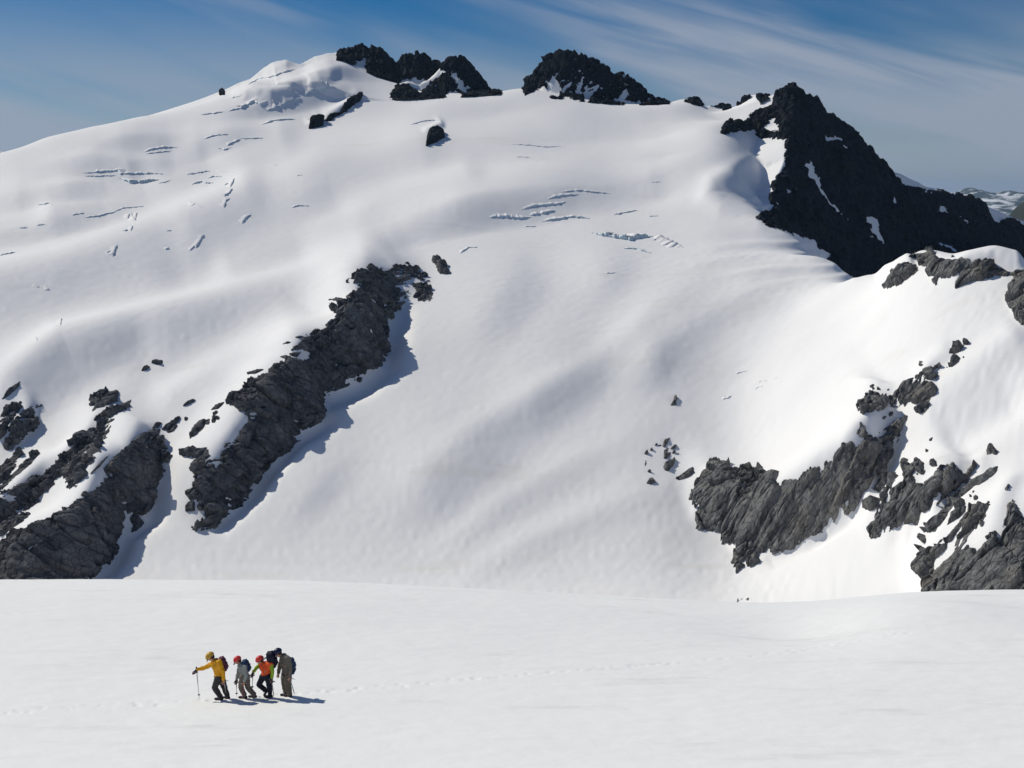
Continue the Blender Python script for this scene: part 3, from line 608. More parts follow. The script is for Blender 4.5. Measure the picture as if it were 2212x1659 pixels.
R('rock_band', 'narrow rock strip between the slabby buttress and the slanting band', 'rock band', [V('R6', (30, 1270), (100, 1200), (210, 1150), (140, 1210), (60, 1270), (10, 1300))], MAT['rock_rib'], NEAR, 0.55, lift=1.6, ragged=4.5, soft=5)
R('rock_outcrop', 'ragged rock with a thin tail up the slope above the slanting band', 'rock outcrop', [V('R6', (35, 640), (60, 590), (130, 490), (200, 430), (260, 380), (295, 355), (290, 385), (230, 440), (260, 520), (200, 590), (130, 650), (90, 700), (40, 690))], MAT['rock_rib'], NEAR, 0.64, lift=1.8, ragged=11.4, soft=6, snowy=0.36)
R('rock_outcrop', 'short dark rock next to the ragged tailed rock, away from the central rib', 'rock outcrop', [V('R6', (0, 470), (60, 400), (145, 385), (100, 450), (50, 520), (10, 600), (-150, 680), (-150, 500))], MAT['rock_rib'], NEAR, 0.64, lift=1.8, ragged=11.4, soft=6, snowy=0.36)
R('rock_outcrop', 'tapering rock wedge below the ragged tailed rock', 'rock outcrop', [V('R6', (0, 830), (60, 770), (140, 715), (150, 730), (110, 790), (70, 850), (30, 910), (-90, 980), (-90, 870))], MAT['rock_rib'], NEAR, 0.64, lift=2.0, ragged=7.6, soft=6)
R('rock_band', 'long thin rock streak between the tapering wedge and the slanting band', 'rock band', [V('R6', (-40, 1000), (0, 955), (100, 855), (200, 765), (275, 728), (210, 795), (100, 896), (20, 975))], MAT['rock_rib'], NEAR, 0.55, lift=1.6, ragged=4.5, soft=4)
R('rock_outcrop', 'rounded rock patch on open snow, upper of the pair above the slanting band', 'rock outcrop', [V('R6', (630, 385), (640, 340), (720, 300), (820, 300), (810, 350), (760, 380), (690, 410), (650, 425), (665, 390))], MAT['rock_rib'], NEAR, 0.55, lift=1.8, ragged=6.65, soft=5)
R('rock_outcrop', 'streaky rock patch, lower of the pair above the slanting band', 'rock outcrop', [V('R6', (665, 490), (720, 430), (790, 405), (760, 450), (840, 400), (915, 355), (905, 395), (860, 420), (790, 460), (700, 495), (730, 450))], MAT['rock_rib'], NEAR, 0.55, lift=1.6, ragged=4.5, soft=4)
CLIFF = V('R7', (330, 640), (345, 600), (360, 560), (400, 500), (440, 460), (487, 435), (475, 470), (500, 470), (540, 450), (530, 490), (550, 515), (600, 500), (655, 470), (660, 500), (690, 505), (720, 485), (730, 510), (780, 520), (815, 520), (800, 560), (840, 590), (870, 545), (920, 530), (960, 500), (1010, 465), (1040, 480), (1085, 450), (1090, 480), (1130, 440), (1150, 400), (1190, 350), (1240, 340), (1290, 365), (1300, 310), (1270, 285), (1290, 230), (1330, 290), (1360, 330), (1400, 280), (1450, 240), (1550, 190), (1530, 260), (1500, 310), (1470, 380), (1440, 440), (1400, 500), (1350, 550), (1300, 610), (1270, 670), (1240, 710), (1170, 760), (1080, 830), (1020, 855), (960, 880), (900, 920), (850, 945), (790, 960), (770, 930), (710, 960), (700, 1010), (650, 1035), (640, 1010), (585, 1072), (560, 1010), (570, 960), (600, 905), (510, 900), (490, 850), (430, 835), (365, 825), (360, 760), (365, 710), (340, 680))
SH_CL = (-0.5, 0.0, 0.17)
R('rock_cliff', 'broad grey fluted cliff with a toothed upper edge on the right-hand slope', 'rock cliff', [CLIFF], MAT['rock_cliff'], NEAR, 0.5, lift=2.6, ragged=9.5, shear=SH_CL, amp=1.0, snowy=0.26)
R('rock_cliff', 'shorter pale cliff behind a snow gully beside the broad fluted cliff', 'rock cliff', [V('R7', (1330, 820), (1370, 770), (1400, 690), (1430, 620), (1490, 520), (1470, 580), (1530, 520), (1580, 460), (1620, 440), (1640, 505), (1600, 480), (1565, 510), (1600, 560), (1650, 570), (1700, 540), (1730, 490), (1800, 460), (1850, 500), (1935, 465), (1900, 540), (1850, 590), (1780, 630), (1700, 690), (1620, 730), (1600, 790), (1500, 800), (1440, 840), (1400, 865), (1350, 870))], MAT['rock_cliff'], NEAR, 0.5, lift=2.2, ragged=9.5, shear=SH_CL, amp=0.9, snowy=0.31)
R('rock_outcrop', 'rubbly rock in the gully between the two cliffs', 'rock outcrop', [V('R7', (1290, 700), (1320, 665), (1400, 655), (1380, 700), (1340, 720))], MAT['rock_cliff'], NEAR, 0.42, lift=1.6, ragged=4.5, soft=4)
R('rock_outcrop', 'shaded slab in the upper gully between the two cliffs', 'rock outcrop', [V('R7', (1360, 600), (1390, 550), (1440, 505), (1430, 560), (1390, 620))], MAT['rock_cliff'], NEAR, 0.42, lift=1.6, ragged=4.5, soft=4)
R('rock_band', 'long thin rock strip slanting up the snow past the shorter cliff', 'rock band', [V('RR', (420, 1260), (470, 1170), (530, 1090), (600, 1040), (680, 970), (760, 900), (850, 820), (905, 810), (890, 860), (820, 910), (740, 950), (650, 1020), (600, 1080), (550, 1150), (480, 1260))], MAT['rock_cliff'], NEAR, 0.42, lift=1.8, ragged=4.5, soft=6, shear=SH_CL)
R('rock_band', 'middle slanting rock strip between the long thin strip and the bottom crag', 'rock band', [V('RR', (480, 1350), (560, 1280), (640, 1190), (750, 1085), (730, 1140), (650, 1230), (590, 1320), (550, 1345), (530, 1310))], MAT['rock_cliff'], NEAR, 0.42, lift=1.6, ragged=4.5, soft=5)
R('rock_outcrop', 'narrow rock above the middle slanting strip', 'rock outcrop', [V('RR', (560, 1210), (610, 1140), (690, 1080), (680, 1120), (620, 1170))], MAT['rock_cliff'], NEAR, 0.42, lift=1.4, ragged=3.75, soft=4)
R('rock_outcrop', 'small oval rock beside the long thin strip', 'rock outcrop', [V('RR', (615, 1100), (630, 1065), (680, 1035), (675, 1065), (650, 1090))], MAT['rock_cliff'], NEAR, 0.42, lift=1.4, ragged=3.75, soft=4)
R('rock_crag', 'big brown-grey crag with slanting fingers at the foot of the right-hand slope', 'crag', [V('RR', (340, 1500), (380, 1440), (450, 1380), (550, 1355), (520, 1400), (470, 1440), (460, 1470), (480, 1510), (560, 1440), (630, 1350), (680, 1240), (760, 1120), (850, 1055), (790, 1150), (825, 1150), (800, 1210), (740, 1250), (690, 1300), (650, 1390), (700, 1360), (750, 1385), (760, 1430), (800, 1390), (860, 1310), (820, 1300), (880, 1265), (900, 1260), (900, 1300), (950, 1210), (975, 1150), (985, 1035), (1050, 1110), (1088, 1160), (1350, 1250), (1350, 1800), (375, 1800), (385, 1600), (395, 1540), (345, 1530))], MAT['rock_cliff'], (500, 1000), 0.42, lift=2.4, ragged=9.5, shear=(-0.55, 0, 0.17), amp=0.95, snowy=0.31)
R('rock_outcrop', 'broken diagonal outcrop on bright snow above the broad fluted cliff', 'rock outcrop', [V('R8', (200, 1420), (260, 1380), (300, 1340), (290, 1310), (380, 1295), (350, 1330), (400, 1350), (470, 1325), (510, 1330), (550, 1290), (600, 1240), (680, 1190), (760, 1130), (810, 1095), (860, 1070), (940, 1080), (1000, 1050), (1070, 1015), (1060, 1050), (1000, 1095), (940, 1085), (900, 1110), (890, 1180), (850, 1200), (800, 1205), (870, 1250), (900, 1310), (840, 1350), (830, 1400), (780, 1400), (690, 1410), (640, 1380), (600, 1450), (560, 1420), (490, 1455), (480, 1400), (440, 1450), (360, 1480), (280, 1500), (240, 1490), (210, 1450))], MAT['rock_cliff'], NEAR, 0.5, lift=1.8, ragged=5, soft=6, shear=SH_CL, snowy=0.34)
R('rock_outcrop', 'squat rock just below the broken diagonal outcrop', 'rock outcrop', [V('R8', (700, 1480), (760, 1430), (830, 1410), (820, 1450), (780, 1490))], MAT['rock_cliff'], NEAR, 0.42, lift=1.4, ragged=3.75, soft=4)
R('rock_outcrop', 'rock standing on the snow above the tip of the broken diagonal outcrop', 'rock outcrop', [V('R8', (1000, 965), (1040, 920), (1080, 895), (1115, 920), (1090, 950), (1045, 970))], MAT['rock_cliff'], NEAR, 0.5, lift=1.6, ragged=3.75, soft=4)
R('boulder', 'flat boulder beside the rock above the tip of the broken diagonal outcrop', 'boulder', [V('R8', (1112, 900), (1135, 883), (1167, 878), (1150, 903))], MAT['rock_cliff'], NEAR, 0.4, lift=1.4, ragged=2.25, soft=3)
R('rock_outcrop', 'dark blunt rock on the left shoulder of the near spur', 'rock outcrop', [V('R8', (445, 405), (470, 330), (510, 260), (560, 220), (640, 215), (700, 225), (718, 250), (680, 290), (600, 340), (560, 380), (500, 400))], MAT['rock_cliff'], NEAR, 0.5, lift=2.0, ragged=6.65, soft=6, shear=(-.4, 0, .6))
R('rock_cliff', 'fluted rock step under the snow crest of the near spur', 'rock cliff', [V('R8', (880, 160), (930, 190), (1050, 160), (1100, 150), (1160, 170), (1165, 215), (1250, 170), (1320, 190), (1380, 215), (1400, 255), (1460, 255), (1530, 300), (1480, 315), (1390, 300), (1300, 330), (1200, 350), (1150, 370), (1050, 415), (1060, 370), (1100, 300), (1080, 275), (1000, 320), (900, 320), (880, 380), (850, 350), (880, 310), (820, 290), (850, 210))], MAT['rock_cliff'], NEAR, 0.5, lift=2.0, ragged=6.65, soft=6, shear=(-.4, 0, .4))
R('rock_outcrop', 'dark rock head at the left end of the near spur crest', 'rock outcrop', [V('R8', (790, 80), (850, 100), (890, 160), (870, 215), (820, 235), (740, 210), (720, 175), (800, 170), (660, 150), (640, 140), (760, 140), (830, 125))], MAT['rock_cliff'], NEAR, 0.5, lift=1.8, ragged=4.5, soft=5)
R('rock_cliff', 'steep dark rock face below the right end of the near spur crest', 'rock cliff', [V('R8', (1480, 510), (1520, 400), (1550, 340), (1540, 290), (1580, 265), (1640, 300), (1800, 380), (1800, 760), (1640, 720), (1560, 680), (1540, 600), (1490, 540))], MAT['rock_cliff'], NEAR, 0.5, lift=2.0, ragged=7.6, soft=6)
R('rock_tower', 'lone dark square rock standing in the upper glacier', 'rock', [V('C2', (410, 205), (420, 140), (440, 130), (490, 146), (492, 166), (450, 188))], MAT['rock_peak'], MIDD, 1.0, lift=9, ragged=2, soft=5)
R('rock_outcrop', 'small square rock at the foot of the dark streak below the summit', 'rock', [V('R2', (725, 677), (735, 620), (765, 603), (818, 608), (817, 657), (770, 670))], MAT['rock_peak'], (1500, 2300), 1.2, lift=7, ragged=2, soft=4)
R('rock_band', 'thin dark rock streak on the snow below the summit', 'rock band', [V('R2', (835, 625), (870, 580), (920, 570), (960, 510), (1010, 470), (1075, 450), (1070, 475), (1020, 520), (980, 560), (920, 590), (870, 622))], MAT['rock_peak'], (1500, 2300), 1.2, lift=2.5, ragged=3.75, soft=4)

# scattered boulders and slivers of rock, one object each
OWN = {(160, 985): 'largest lozenge-shaped rock between the central rib and the slabby buttress', (243, 897): 'thin streak of rock above the lozenge-shaped rock by the central rib', (103, 1430): 'blocky rock touching the very foot of the central rib', (1135, 556): 'long slanting rock sliver just above the tip of the slabby buttress', (636, 868): 'longest thin dark rock line along the snow edge of the slabby buttress', (1070, 547): 'rounded stone at the tip of the slabby buttress',
       (1448, 627): 'tall leaning boulder topping the loose ring beside the broad fluted cliff', (1458, 692): 'notched double boulder in the middle of the loose ring', (1458, 742): 'largest wedge-shaped boulder of the loose ring', (1365, 830): 'low triangular boulder set apart below the loose ring', (1497, 642): 'pointed boulder on the upslope side of the loose ring',
       (828, 695): 'tall upright rock of a pair on bright snow beyond the shorter pale cliff', (958, 965): 'small slanting rock alone near the top of the big brown-grey crag', (438, 793): 'three-cornered rock just above the snow notch of the shorter pale cliff', (236, 815): 'narrow rock slip beside the upper gully of the two cliffs', (905, 279): 'longest rock sliver, in the gap between the rib and its cap',
       (372, 1290): 'upper of two dark stones left of the big crag fingers', (353, 1353): 'lower of two dark stones left of the big crag fingers'}
def SM(name, label, view, pts, group, mat='rock_rib', cat='boulder', dr=NEAR, lift=1.5, cell=0.5):
    label = OWN.get(tuple(int(v) for v in pts[0]), label)
    R(name, label, cat, [V(view, *pts)], MAT[mat], dr, cell, lift=lift, ragged=1.95, soft=3.0, amp=0.5, group=group)
def blob(cx, cy, rx, ry, tilt=-0.6, n=7):
    out = []
    for k in range(n):
        t = 2 * math.pi * k / n; r = RAND.uniform(0.75, 1.2); x = math.cos(t) * rx * r; y = math.sin(t) * ry * r
        out.append((cx + x * math.cos(tilt) - y * math.sin(tilt), cy + x * math.sin(tilt) + y * math.cos(tilt)))
    return out
g = 'rock slivers along the upper edge of the central rib'
for q in ([(905, 279), (950, 264), (1012, 278), (960, 289)], [(630, 598), (665, 588), (698, 601), (660, 610)], [(685, 582), (715, 573), (748, 575), (730, 597), (700, 592)], [(455, 694), (500, 675), (545, 670), (500, 690)], [(715, 489), (740, 480), (765, 485), (740, 495)], [(650, 527), (675, 514), (700, 515), (680, 527)], [(800, 470), (830, 450), (850, 455), (820, 475)]):
    SM('rock_sliver', 'thin rock sliver lying in the snow along the upper edge of the central rib', 'R5', q, g, cat='rock')
g = 'rocks in the snow between the central rib and the slabby buttress'
for q in ([(160, 985), (190, 962), (218, 952), (205, 1000), (165, 1030), (130, 1054), (145, 1010)], [(216, 975), (222, 955), (242, 946), (237, 976)], [(256, 965), (262, 938), (278, 928), (270, 966)], blob(288, 942, 10, 7), [(243, 897), (275, 868), (322, 855), (290, 888)], blob(272, 909, 15, 9), [(-10, 985), (35, 955), (72, 938), (50, 977), (0, 1017)], [(90, 873), (125, 853), (158, 843), (130, 862)], blob(108, 943, 9, 6), [(103, 1430), (130, 1405), (157, 1410), (155, 1460), (105, 1462)]):
    SM('boulder', 'small dark rock in the snow strip between the central rib and the slabby buttress', 'R5', q, g)
for q in ([(1070, 547), (1090, 513), (1132, 513), (1107, 542)], [(1135, 556), (1200, 510), (1262, 473), (1240, 512), (1180, 547), (1145, 562)], [(1168, 577), (1205, 548), (1242, 528), (1222, 567), (1180, 579)], [(1288, 392), (1325, 365), (1367, 353), (1320, 380)], [(636, 868), (700, 790), (772, 728), (694, 822)]):
    SM('boulder', 'small dark rock in the snow strip between the central rib and the slabby buttress', 'R6', q, g)
for q, l in (([(1064, 90), (1085, 72), (1140, 72), (1130, 100), (1090, 98)], 'small rock alone on the wide open snow left of the central rib'), ([(995, 144), (1015, 126), (1045, 117), (1025, 136)], 'thin rock sliver beside the small rock alone on the open snow'), ([(15, 345), (60, 288), (142, 216), (132, 252), (70, 314)], 'thin dark rock streak above the short rock next to the ragged tailed rock')):
    SM('boulder', l, 'R6', q, None)
g = 'ring of boulders beside the broad fluted cliff'
for q in ([(1448, 627), (1462, 592), (1492, 578), (1477, 612), (1462, 632)], [(1497, 642), (1508, 624), (1532, 616), (1522, 637)], [(1458, 692), (1460, 645), (1487, 633), (1477, 660), (1502, 654), (1492, 682), (1472, 694)], [(1458, 742), (1468, 714), (1522, 696), (1512, 732), (1482, 762), (1463, 757)], blob(1436, 621, 8, 6), blob(1416, 617, 9, 5, -1.0), blob(1391, 645, 7, 6), blob(1362, 664, 10, 8), blob(1358, 717, 5, 17, 0.2), blob(1379, 766, 10, 5, .2), [(1365, 830), (1378, 808), (1395, 805), (1412, 825), (1385, 834)], blob(1515, 659, 8, 6), blob(1538, 666, 5, 4)):
    SM('boulder', 'dark boulder in the loose ring of rocks left of the broad fluted cliff', 'C3', q, g, 'rock_cliff', lift=1.8)
SM('rock_outcrop', 'low rock at the left foot of the broad fluted cliff', 'C3', [(1528, 804), (1580, 768), (1622, 743), (1627, 770), (1590, 797), (1545, 812)], None, 'rock_cliff', 'rock outcrop')
SM('boulder', 'two-lobed dark rock alone on the slope above the ring of boulders', 'C3', [(1498, 399), (1512, 376), (1516, 352), (1524, 347), (1537, 362), (1526, 378), (1530, 396)], None, 'rock_cliff', lift=2.0)
g = 'stones around the broken diagonal outcrop'
for q in (blob(490, 1497, 20, 17), blob(435, 1527, 16, 12), blob(335, 1254, 20, 7), blob(343, 1272, 9, 8), blob(388, 1280, 10, 6), blob(470, 1288, 17, 6, -.7), blob(755, 1050, 17, 5, .1), blob(757, 1077, 12, 5, -.3), blob(1118, 1008, 9, 5)):
    SM('stone', 'small stone on the snow around the broken diagonal outcrop', 'R8', q, g, 'rock_cliff', 'stone')
g = 'rocks on the snow around the shorter pale cliff'
for q in ([(828, 695), (850, 665), (872, 648), (862, 720), (830, 728)], blob(885, 707, 17, 17), [(958, 965), (975, 940), (992, 932), (972, 972)], [(432, 630), (445, 610), (462, 604), (450, 632)], blob(420, 702, 10, 5, -.5), [(438, 793), (468, 762), (484, 802), (455, 803)], [(236, 815), (255, 770), (270, 753), (287, 762), (252, 812)], blob(380, 842, 14, 22, -.4), blob(350, 855, 6, 5)):
    SM('boulder', 'dark rock on the snow around the shorter pale cliff', 'RR', q, g, 'rock_cliff')
g = 'rocks beside the lower end of the slanting strips'
for q in ([(372, 1290), (400, 1283), (412, 1332), (380, 1322)], [(353, 1353), (402, 1368), (390, 1402), (365, 1380)], blob(420, 1215, 16, 10), blob(755, 1025, 16, 12), blob(740, 980, 12, 6), blob(720, 1012, 7, 5), blob(410, 1248, 14, 10), blob(850, 1072, 8, 6)):
    SM('boulder', 'small rock beside the slanting rock strips near the big crag', 'RR', q, g, 'rock_cliff')
g = 'stones low on the slope below the cliffs'
for q in (blob(1868, 1484, 6, 4), blob(1890, 1470, 9, 4), blob(1925, 1470, 11, 6)):
    SM('stone', 'tiny stone on the snow just behind the brow, below the broad fluted cliff', 'C3', q, g, 'rock_cliff', 'stone', dr=(560, 800), lift=0.8)

# peaks
SKY = 900
def crest_poly(key, lower, view, up=60):
    top = CRESTS[key]; x0, y0, s = VIEW[view]
    return [(p[0], p[1] - up) for p in top] + V(view, *lower)
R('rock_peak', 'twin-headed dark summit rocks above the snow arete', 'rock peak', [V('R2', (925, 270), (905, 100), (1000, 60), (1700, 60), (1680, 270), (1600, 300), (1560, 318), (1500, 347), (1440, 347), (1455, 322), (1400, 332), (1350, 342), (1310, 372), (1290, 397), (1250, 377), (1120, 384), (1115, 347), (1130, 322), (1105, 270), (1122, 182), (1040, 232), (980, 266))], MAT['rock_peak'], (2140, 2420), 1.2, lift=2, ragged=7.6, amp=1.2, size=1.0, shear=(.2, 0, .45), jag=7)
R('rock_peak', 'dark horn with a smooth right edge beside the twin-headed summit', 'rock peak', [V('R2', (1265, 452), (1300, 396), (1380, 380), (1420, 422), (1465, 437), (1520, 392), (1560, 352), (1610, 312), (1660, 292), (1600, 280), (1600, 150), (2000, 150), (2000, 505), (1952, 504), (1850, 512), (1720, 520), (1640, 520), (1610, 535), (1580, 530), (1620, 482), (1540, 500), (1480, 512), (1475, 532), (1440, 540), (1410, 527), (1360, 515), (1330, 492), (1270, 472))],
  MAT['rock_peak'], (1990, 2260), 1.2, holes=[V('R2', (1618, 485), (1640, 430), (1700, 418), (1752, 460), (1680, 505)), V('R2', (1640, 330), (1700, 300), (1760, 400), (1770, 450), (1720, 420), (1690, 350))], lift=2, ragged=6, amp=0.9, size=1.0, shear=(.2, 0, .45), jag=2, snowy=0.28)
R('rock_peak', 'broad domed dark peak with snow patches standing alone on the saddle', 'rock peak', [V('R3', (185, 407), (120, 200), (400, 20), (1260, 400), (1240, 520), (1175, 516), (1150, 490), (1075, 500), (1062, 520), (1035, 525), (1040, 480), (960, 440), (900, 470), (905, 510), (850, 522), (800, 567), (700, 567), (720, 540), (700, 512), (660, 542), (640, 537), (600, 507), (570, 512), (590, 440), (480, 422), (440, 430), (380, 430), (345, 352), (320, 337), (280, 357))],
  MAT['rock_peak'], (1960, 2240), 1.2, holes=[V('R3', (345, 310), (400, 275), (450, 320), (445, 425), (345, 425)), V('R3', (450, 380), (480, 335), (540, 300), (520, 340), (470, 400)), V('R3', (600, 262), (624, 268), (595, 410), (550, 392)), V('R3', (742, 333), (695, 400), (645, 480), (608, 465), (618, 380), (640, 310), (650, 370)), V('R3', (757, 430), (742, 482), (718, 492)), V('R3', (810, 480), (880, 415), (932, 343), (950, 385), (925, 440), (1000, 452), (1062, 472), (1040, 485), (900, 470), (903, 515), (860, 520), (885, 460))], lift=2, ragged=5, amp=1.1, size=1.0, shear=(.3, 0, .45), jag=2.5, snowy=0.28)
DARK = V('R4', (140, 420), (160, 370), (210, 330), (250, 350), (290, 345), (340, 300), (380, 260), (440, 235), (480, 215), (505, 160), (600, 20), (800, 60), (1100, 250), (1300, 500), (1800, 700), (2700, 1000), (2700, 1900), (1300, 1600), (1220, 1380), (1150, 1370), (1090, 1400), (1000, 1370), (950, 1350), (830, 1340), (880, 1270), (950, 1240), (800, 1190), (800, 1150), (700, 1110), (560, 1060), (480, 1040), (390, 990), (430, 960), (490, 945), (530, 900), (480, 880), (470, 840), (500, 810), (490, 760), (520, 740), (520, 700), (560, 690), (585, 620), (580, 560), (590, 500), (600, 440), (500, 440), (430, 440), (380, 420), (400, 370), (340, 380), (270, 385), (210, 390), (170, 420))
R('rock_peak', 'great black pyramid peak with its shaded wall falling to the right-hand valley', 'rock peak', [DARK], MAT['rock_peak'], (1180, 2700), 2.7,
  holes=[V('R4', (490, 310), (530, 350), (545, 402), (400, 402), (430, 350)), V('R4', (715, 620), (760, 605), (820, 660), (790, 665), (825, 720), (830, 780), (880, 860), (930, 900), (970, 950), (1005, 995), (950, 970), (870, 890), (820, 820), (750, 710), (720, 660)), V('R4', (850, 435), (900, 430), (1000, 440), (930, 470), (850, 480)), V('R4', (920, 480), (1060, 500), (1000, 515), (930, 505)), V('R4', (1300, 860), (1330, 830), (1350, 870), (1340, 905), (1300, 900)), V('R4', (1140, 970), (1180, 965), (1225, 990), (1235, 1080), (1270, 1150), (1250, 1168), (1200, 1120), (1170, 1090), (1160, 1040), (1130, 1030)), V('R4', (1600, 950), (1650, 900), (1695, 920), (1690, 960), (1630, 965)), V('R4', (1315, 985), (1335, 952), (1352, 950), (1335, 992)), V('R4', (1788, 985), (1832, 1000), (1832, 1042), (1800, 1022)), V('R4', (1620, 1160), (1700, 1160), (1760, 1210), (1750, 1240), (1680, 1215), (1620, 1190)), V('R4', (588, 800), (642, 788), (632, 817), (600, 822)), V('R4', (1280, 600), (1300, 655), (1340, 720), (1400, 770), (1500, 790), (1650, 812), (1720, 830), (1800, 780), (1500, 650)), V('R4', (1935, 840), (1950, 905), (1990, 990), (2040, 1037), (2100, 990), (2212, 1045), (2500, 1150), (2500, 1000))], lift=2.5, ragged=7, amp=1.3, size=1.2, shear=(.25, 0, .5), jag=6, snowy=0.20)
R('rock_outcrop', 'rock cap on the small snow dome in the saddle', 'rock', [V('R3', (1360, 458), (1400, 420), (1470, 420), (1500, 485), (1430, 490), (1400, 464))], MAT['rock_peak'], (1960, 2120), 1.3, lift=2, ragged=3, soft=3)
R('rock_outcrop', 'low rock rim with an upright tooth in the saddle', 'rock', [V('R3', (1555, 485), (1560, 450), (1690, 440), (1712, 525), (1650, 538), (1640, 502))], MAT['rock_peak'], (1960, 2120), 1.3, lift=2, ragged=3, soft=3)
R('rock_outcrop', 'left rock tip of the snowy head beside the black pyramid', 'rock', [V('R3', (1750, 482), (1790, 400), (1845, 405), (1850, 427))], MAT['rock_peak'], (1900, 2120), 1.3, lift=2, ragged=3, soft=3)
R('rock_outcrop', 'right rock tip of the snowy head beside the black pyramid', 'rock', [V('R3', (1885, 400), (1900, 370), (1960, 380), (1990, 450), (1930, 472), (1900, 432))], MAT['rock_peak'], (1900, 2120), 1.3, lift=2, ragged=3, soft=3)
R('rock_outcrop', 'tiny rock tooth on the left snow skyline', 'rock', [V('R2', (133, 458), (138, 420), (162, 420), (163, 452))], MAT['rock_peak'], (1850, 2200), 1.0, lift=4, ragged=2.25, soft=2)

# ------------------------------------------------------------------ crevasses and broken ice lips: a shaded ice face, snow on top
def ground_hit(px, py):
    a, t = ray(px, py); a, t = float(a), float(t)
    ys_ = np.concatenate([np.arange(640, 1400, 1.5), np.arange(1400, 2420, 2.5)]); (z,) = sample(np.full(len(ys_), a), ys_, [Hbase])
    ok = z >= t * ys_
    if not ok.any(): return None
    k = max(int(np.argmax(ok)), 1)
    g0 = z[k - 1] - t * ys_[k - 1]; g1 = z[k] - t * ys_[k]; y = ys_[k - 1] + (ys_[k] - ys_[k - 1]) * (-g0 / (g1 - g0 + 1e-9))
    return np.array([a * y, y, t * y])
cr = random.Random(11)
def crevasse(label, group, hgt, *pts, back=4.0, gap=1.0):
    hgt = hgt * (0.72 if hgt < 3.6 else 0.9)
    n = max(8, int(sum(math.hypot(b[0] - a[0], b[1] - a[1]) for a, b in zip(pts[:-1], pts[1:])) / 1.1)); sd = cr.uniform(0, 99)
    s = np.r_[0, np.cumsum([math.hypot(b[0] - a[0], b[1] - a[1]) for a, b in zip(pts[:-1], pts[1:])])]; t = np.linspace(0, s[-1], n)
    X = np.interp(t, s, [q[0] for q in pts]); Y = np.interp(t, s, [q[1] for q in pts])
    q = np.stack([t / 9.0, 0 * t, 0 * t], -1) + sd; nj = fbm(q, 4, .6); nk = fbm(q + 50, 3, .6)
    X = X + 1.5 * nk * sstep(0, 6, np.minimum(t, s[-1] - t)); Y = Y + 2.2 * nj
    B = [ground_hit(x, y) for x, y in zip(X, Y)]; B = [b for b in B if b is not None]; B = [b for b in B if abs(b[1] - np.median([q[1] for q in B])) < 160]; B = np.array(B); n = len(B); t = t[:n]; nj = nj[:n]; nk = nk[:n]
    tg = np.gradient(B[:, :2], axis=0); k = np.hanning(9); k /= k.sum(); tg = np.stack([np.convolve(np.pad(tg[:, i], 4, mode='edge'), k, 'valid') for i in (0, 1)], -1)
    nr = np.stack([-tg[:, 1], tg[:, 0]], -1); nr /= np.linalg.norm(nr, axis=1)[:, None] + 1e-9
    if (nr @ SUN_H).sum() < 0: nr = -nr
    fade = np.clip(np.minimum(t, t[-1] - t) / (0.22 * t[-1]), 0, 1) ** .7
    h = hgt * fade * np.clip(0.8 + 0.9 * nk + .5 * nj, .15, 1.7)
    def G(off):
        P = B[:, :2] + nr * off[:, None]; (z,) = sample(P[:, 0] / P[:, 1], P[:, 1], [Hbase]); return np.column_stack([P, z])
    one = np.ones(n)
    bot = G(-.12 * h); bot[:, 2] -= .5 + .5 * h; mid = G(.04 * h + .05); mid[:, 2] += .55 * h; top = G(.22 * h + .1 + .3 * nk * fade); top[:, 2] += h
    sh = G(1.4 * h + .3); sh[:, 2] += .78 * h; bk = G(back * h + 2.5); bk[:, 2] -= .45
    V_ = np.concatenate([bot, mid, top, sh, bk]); f = grid_faces(5, n); org = B.mean(axis=0); org[2] = V_[:, 2].min()
    o = mesh_from('crevasse', V_ - org, f, MAT['ice'], smooth=True); o.location = org; o.data.materials.append(MAT['snow_far'])
    mi = np.zeros(len(f), np.int32); mi[2 * (n - 1):] = 1; o.data.polygons.foreach_set('material_index', mi)
    tag(o, label, 'crevasse', group)
CV_OWN = {('L1', 790, 300): 'deepest crescent-shaped ice lip at the bottom of the left hollow', ('L1', 540, 265): 'longest ragged ice lip along the top of the left hollow', ('L1', 1240, 276): 'dark lens-shaped crevasse right of the left hollow', ('L1', 1300, 765): 'long slanting open crack on the smooth left slope', ('L1', 1098, 772): 'isolated dark notch in the middle of the smooth left slope', ('L1', 1938, 492): 'flat thin crack alone to the right of the upright chain of gaps', ('L1', 0, 812): 'long flat crack lowest under the dark hollow of the left glacier', ('L1', 760, 520): 'long curved crack above the row of V-shaped cracks',
          ('L1', 1608, 600): 'slanting crack just below the upright chain of gaps', ('C2', 690, 522): 'lowest and darkest ice lip of the mid-glacier roll', ('C2', 1010, 408): 'faint uppermost lip of the mid-glacier roll', ('C2', 340, 112): 'curved crack just above the lone dark square rock', ('C2', 780, 198): 'wavering thin crack on the upper snowfield below the domed peak', ('C2', 1282, 657): 'slanting small crevasse directly under the long blue ice wall', ('C2', 560, 680): 'short bent crack right of the lone rock above the central rib',
          ('R2', 410, 652): 'thin curved crack below the stepped snow face, beside the small square rock', ('R2', 690, 462): 'ice step nearest the dark rock streak under the summit', ('R2', 420, 345): 'long crack slanting under the skyline snow dome', ('R2', 0, 588): 'flat crack low on the shoulder below the skyline rock tooth', ('L1', 1590, 36): 'flat-topped shelf at the end of the stepped shoulder crevasse'}
def CV(label, group, lines):
    for hgt, q in lines:
        own = label
        for (vw, x, y), l in CV_OWN.items():
            if math.hypot(V(vw, (x, y))[0][0] - q[0][0], V(vw, (x, y))[0][1] - q[0][1]) < 0.3: own = l
        crevasse(own, group, hgt, *q)
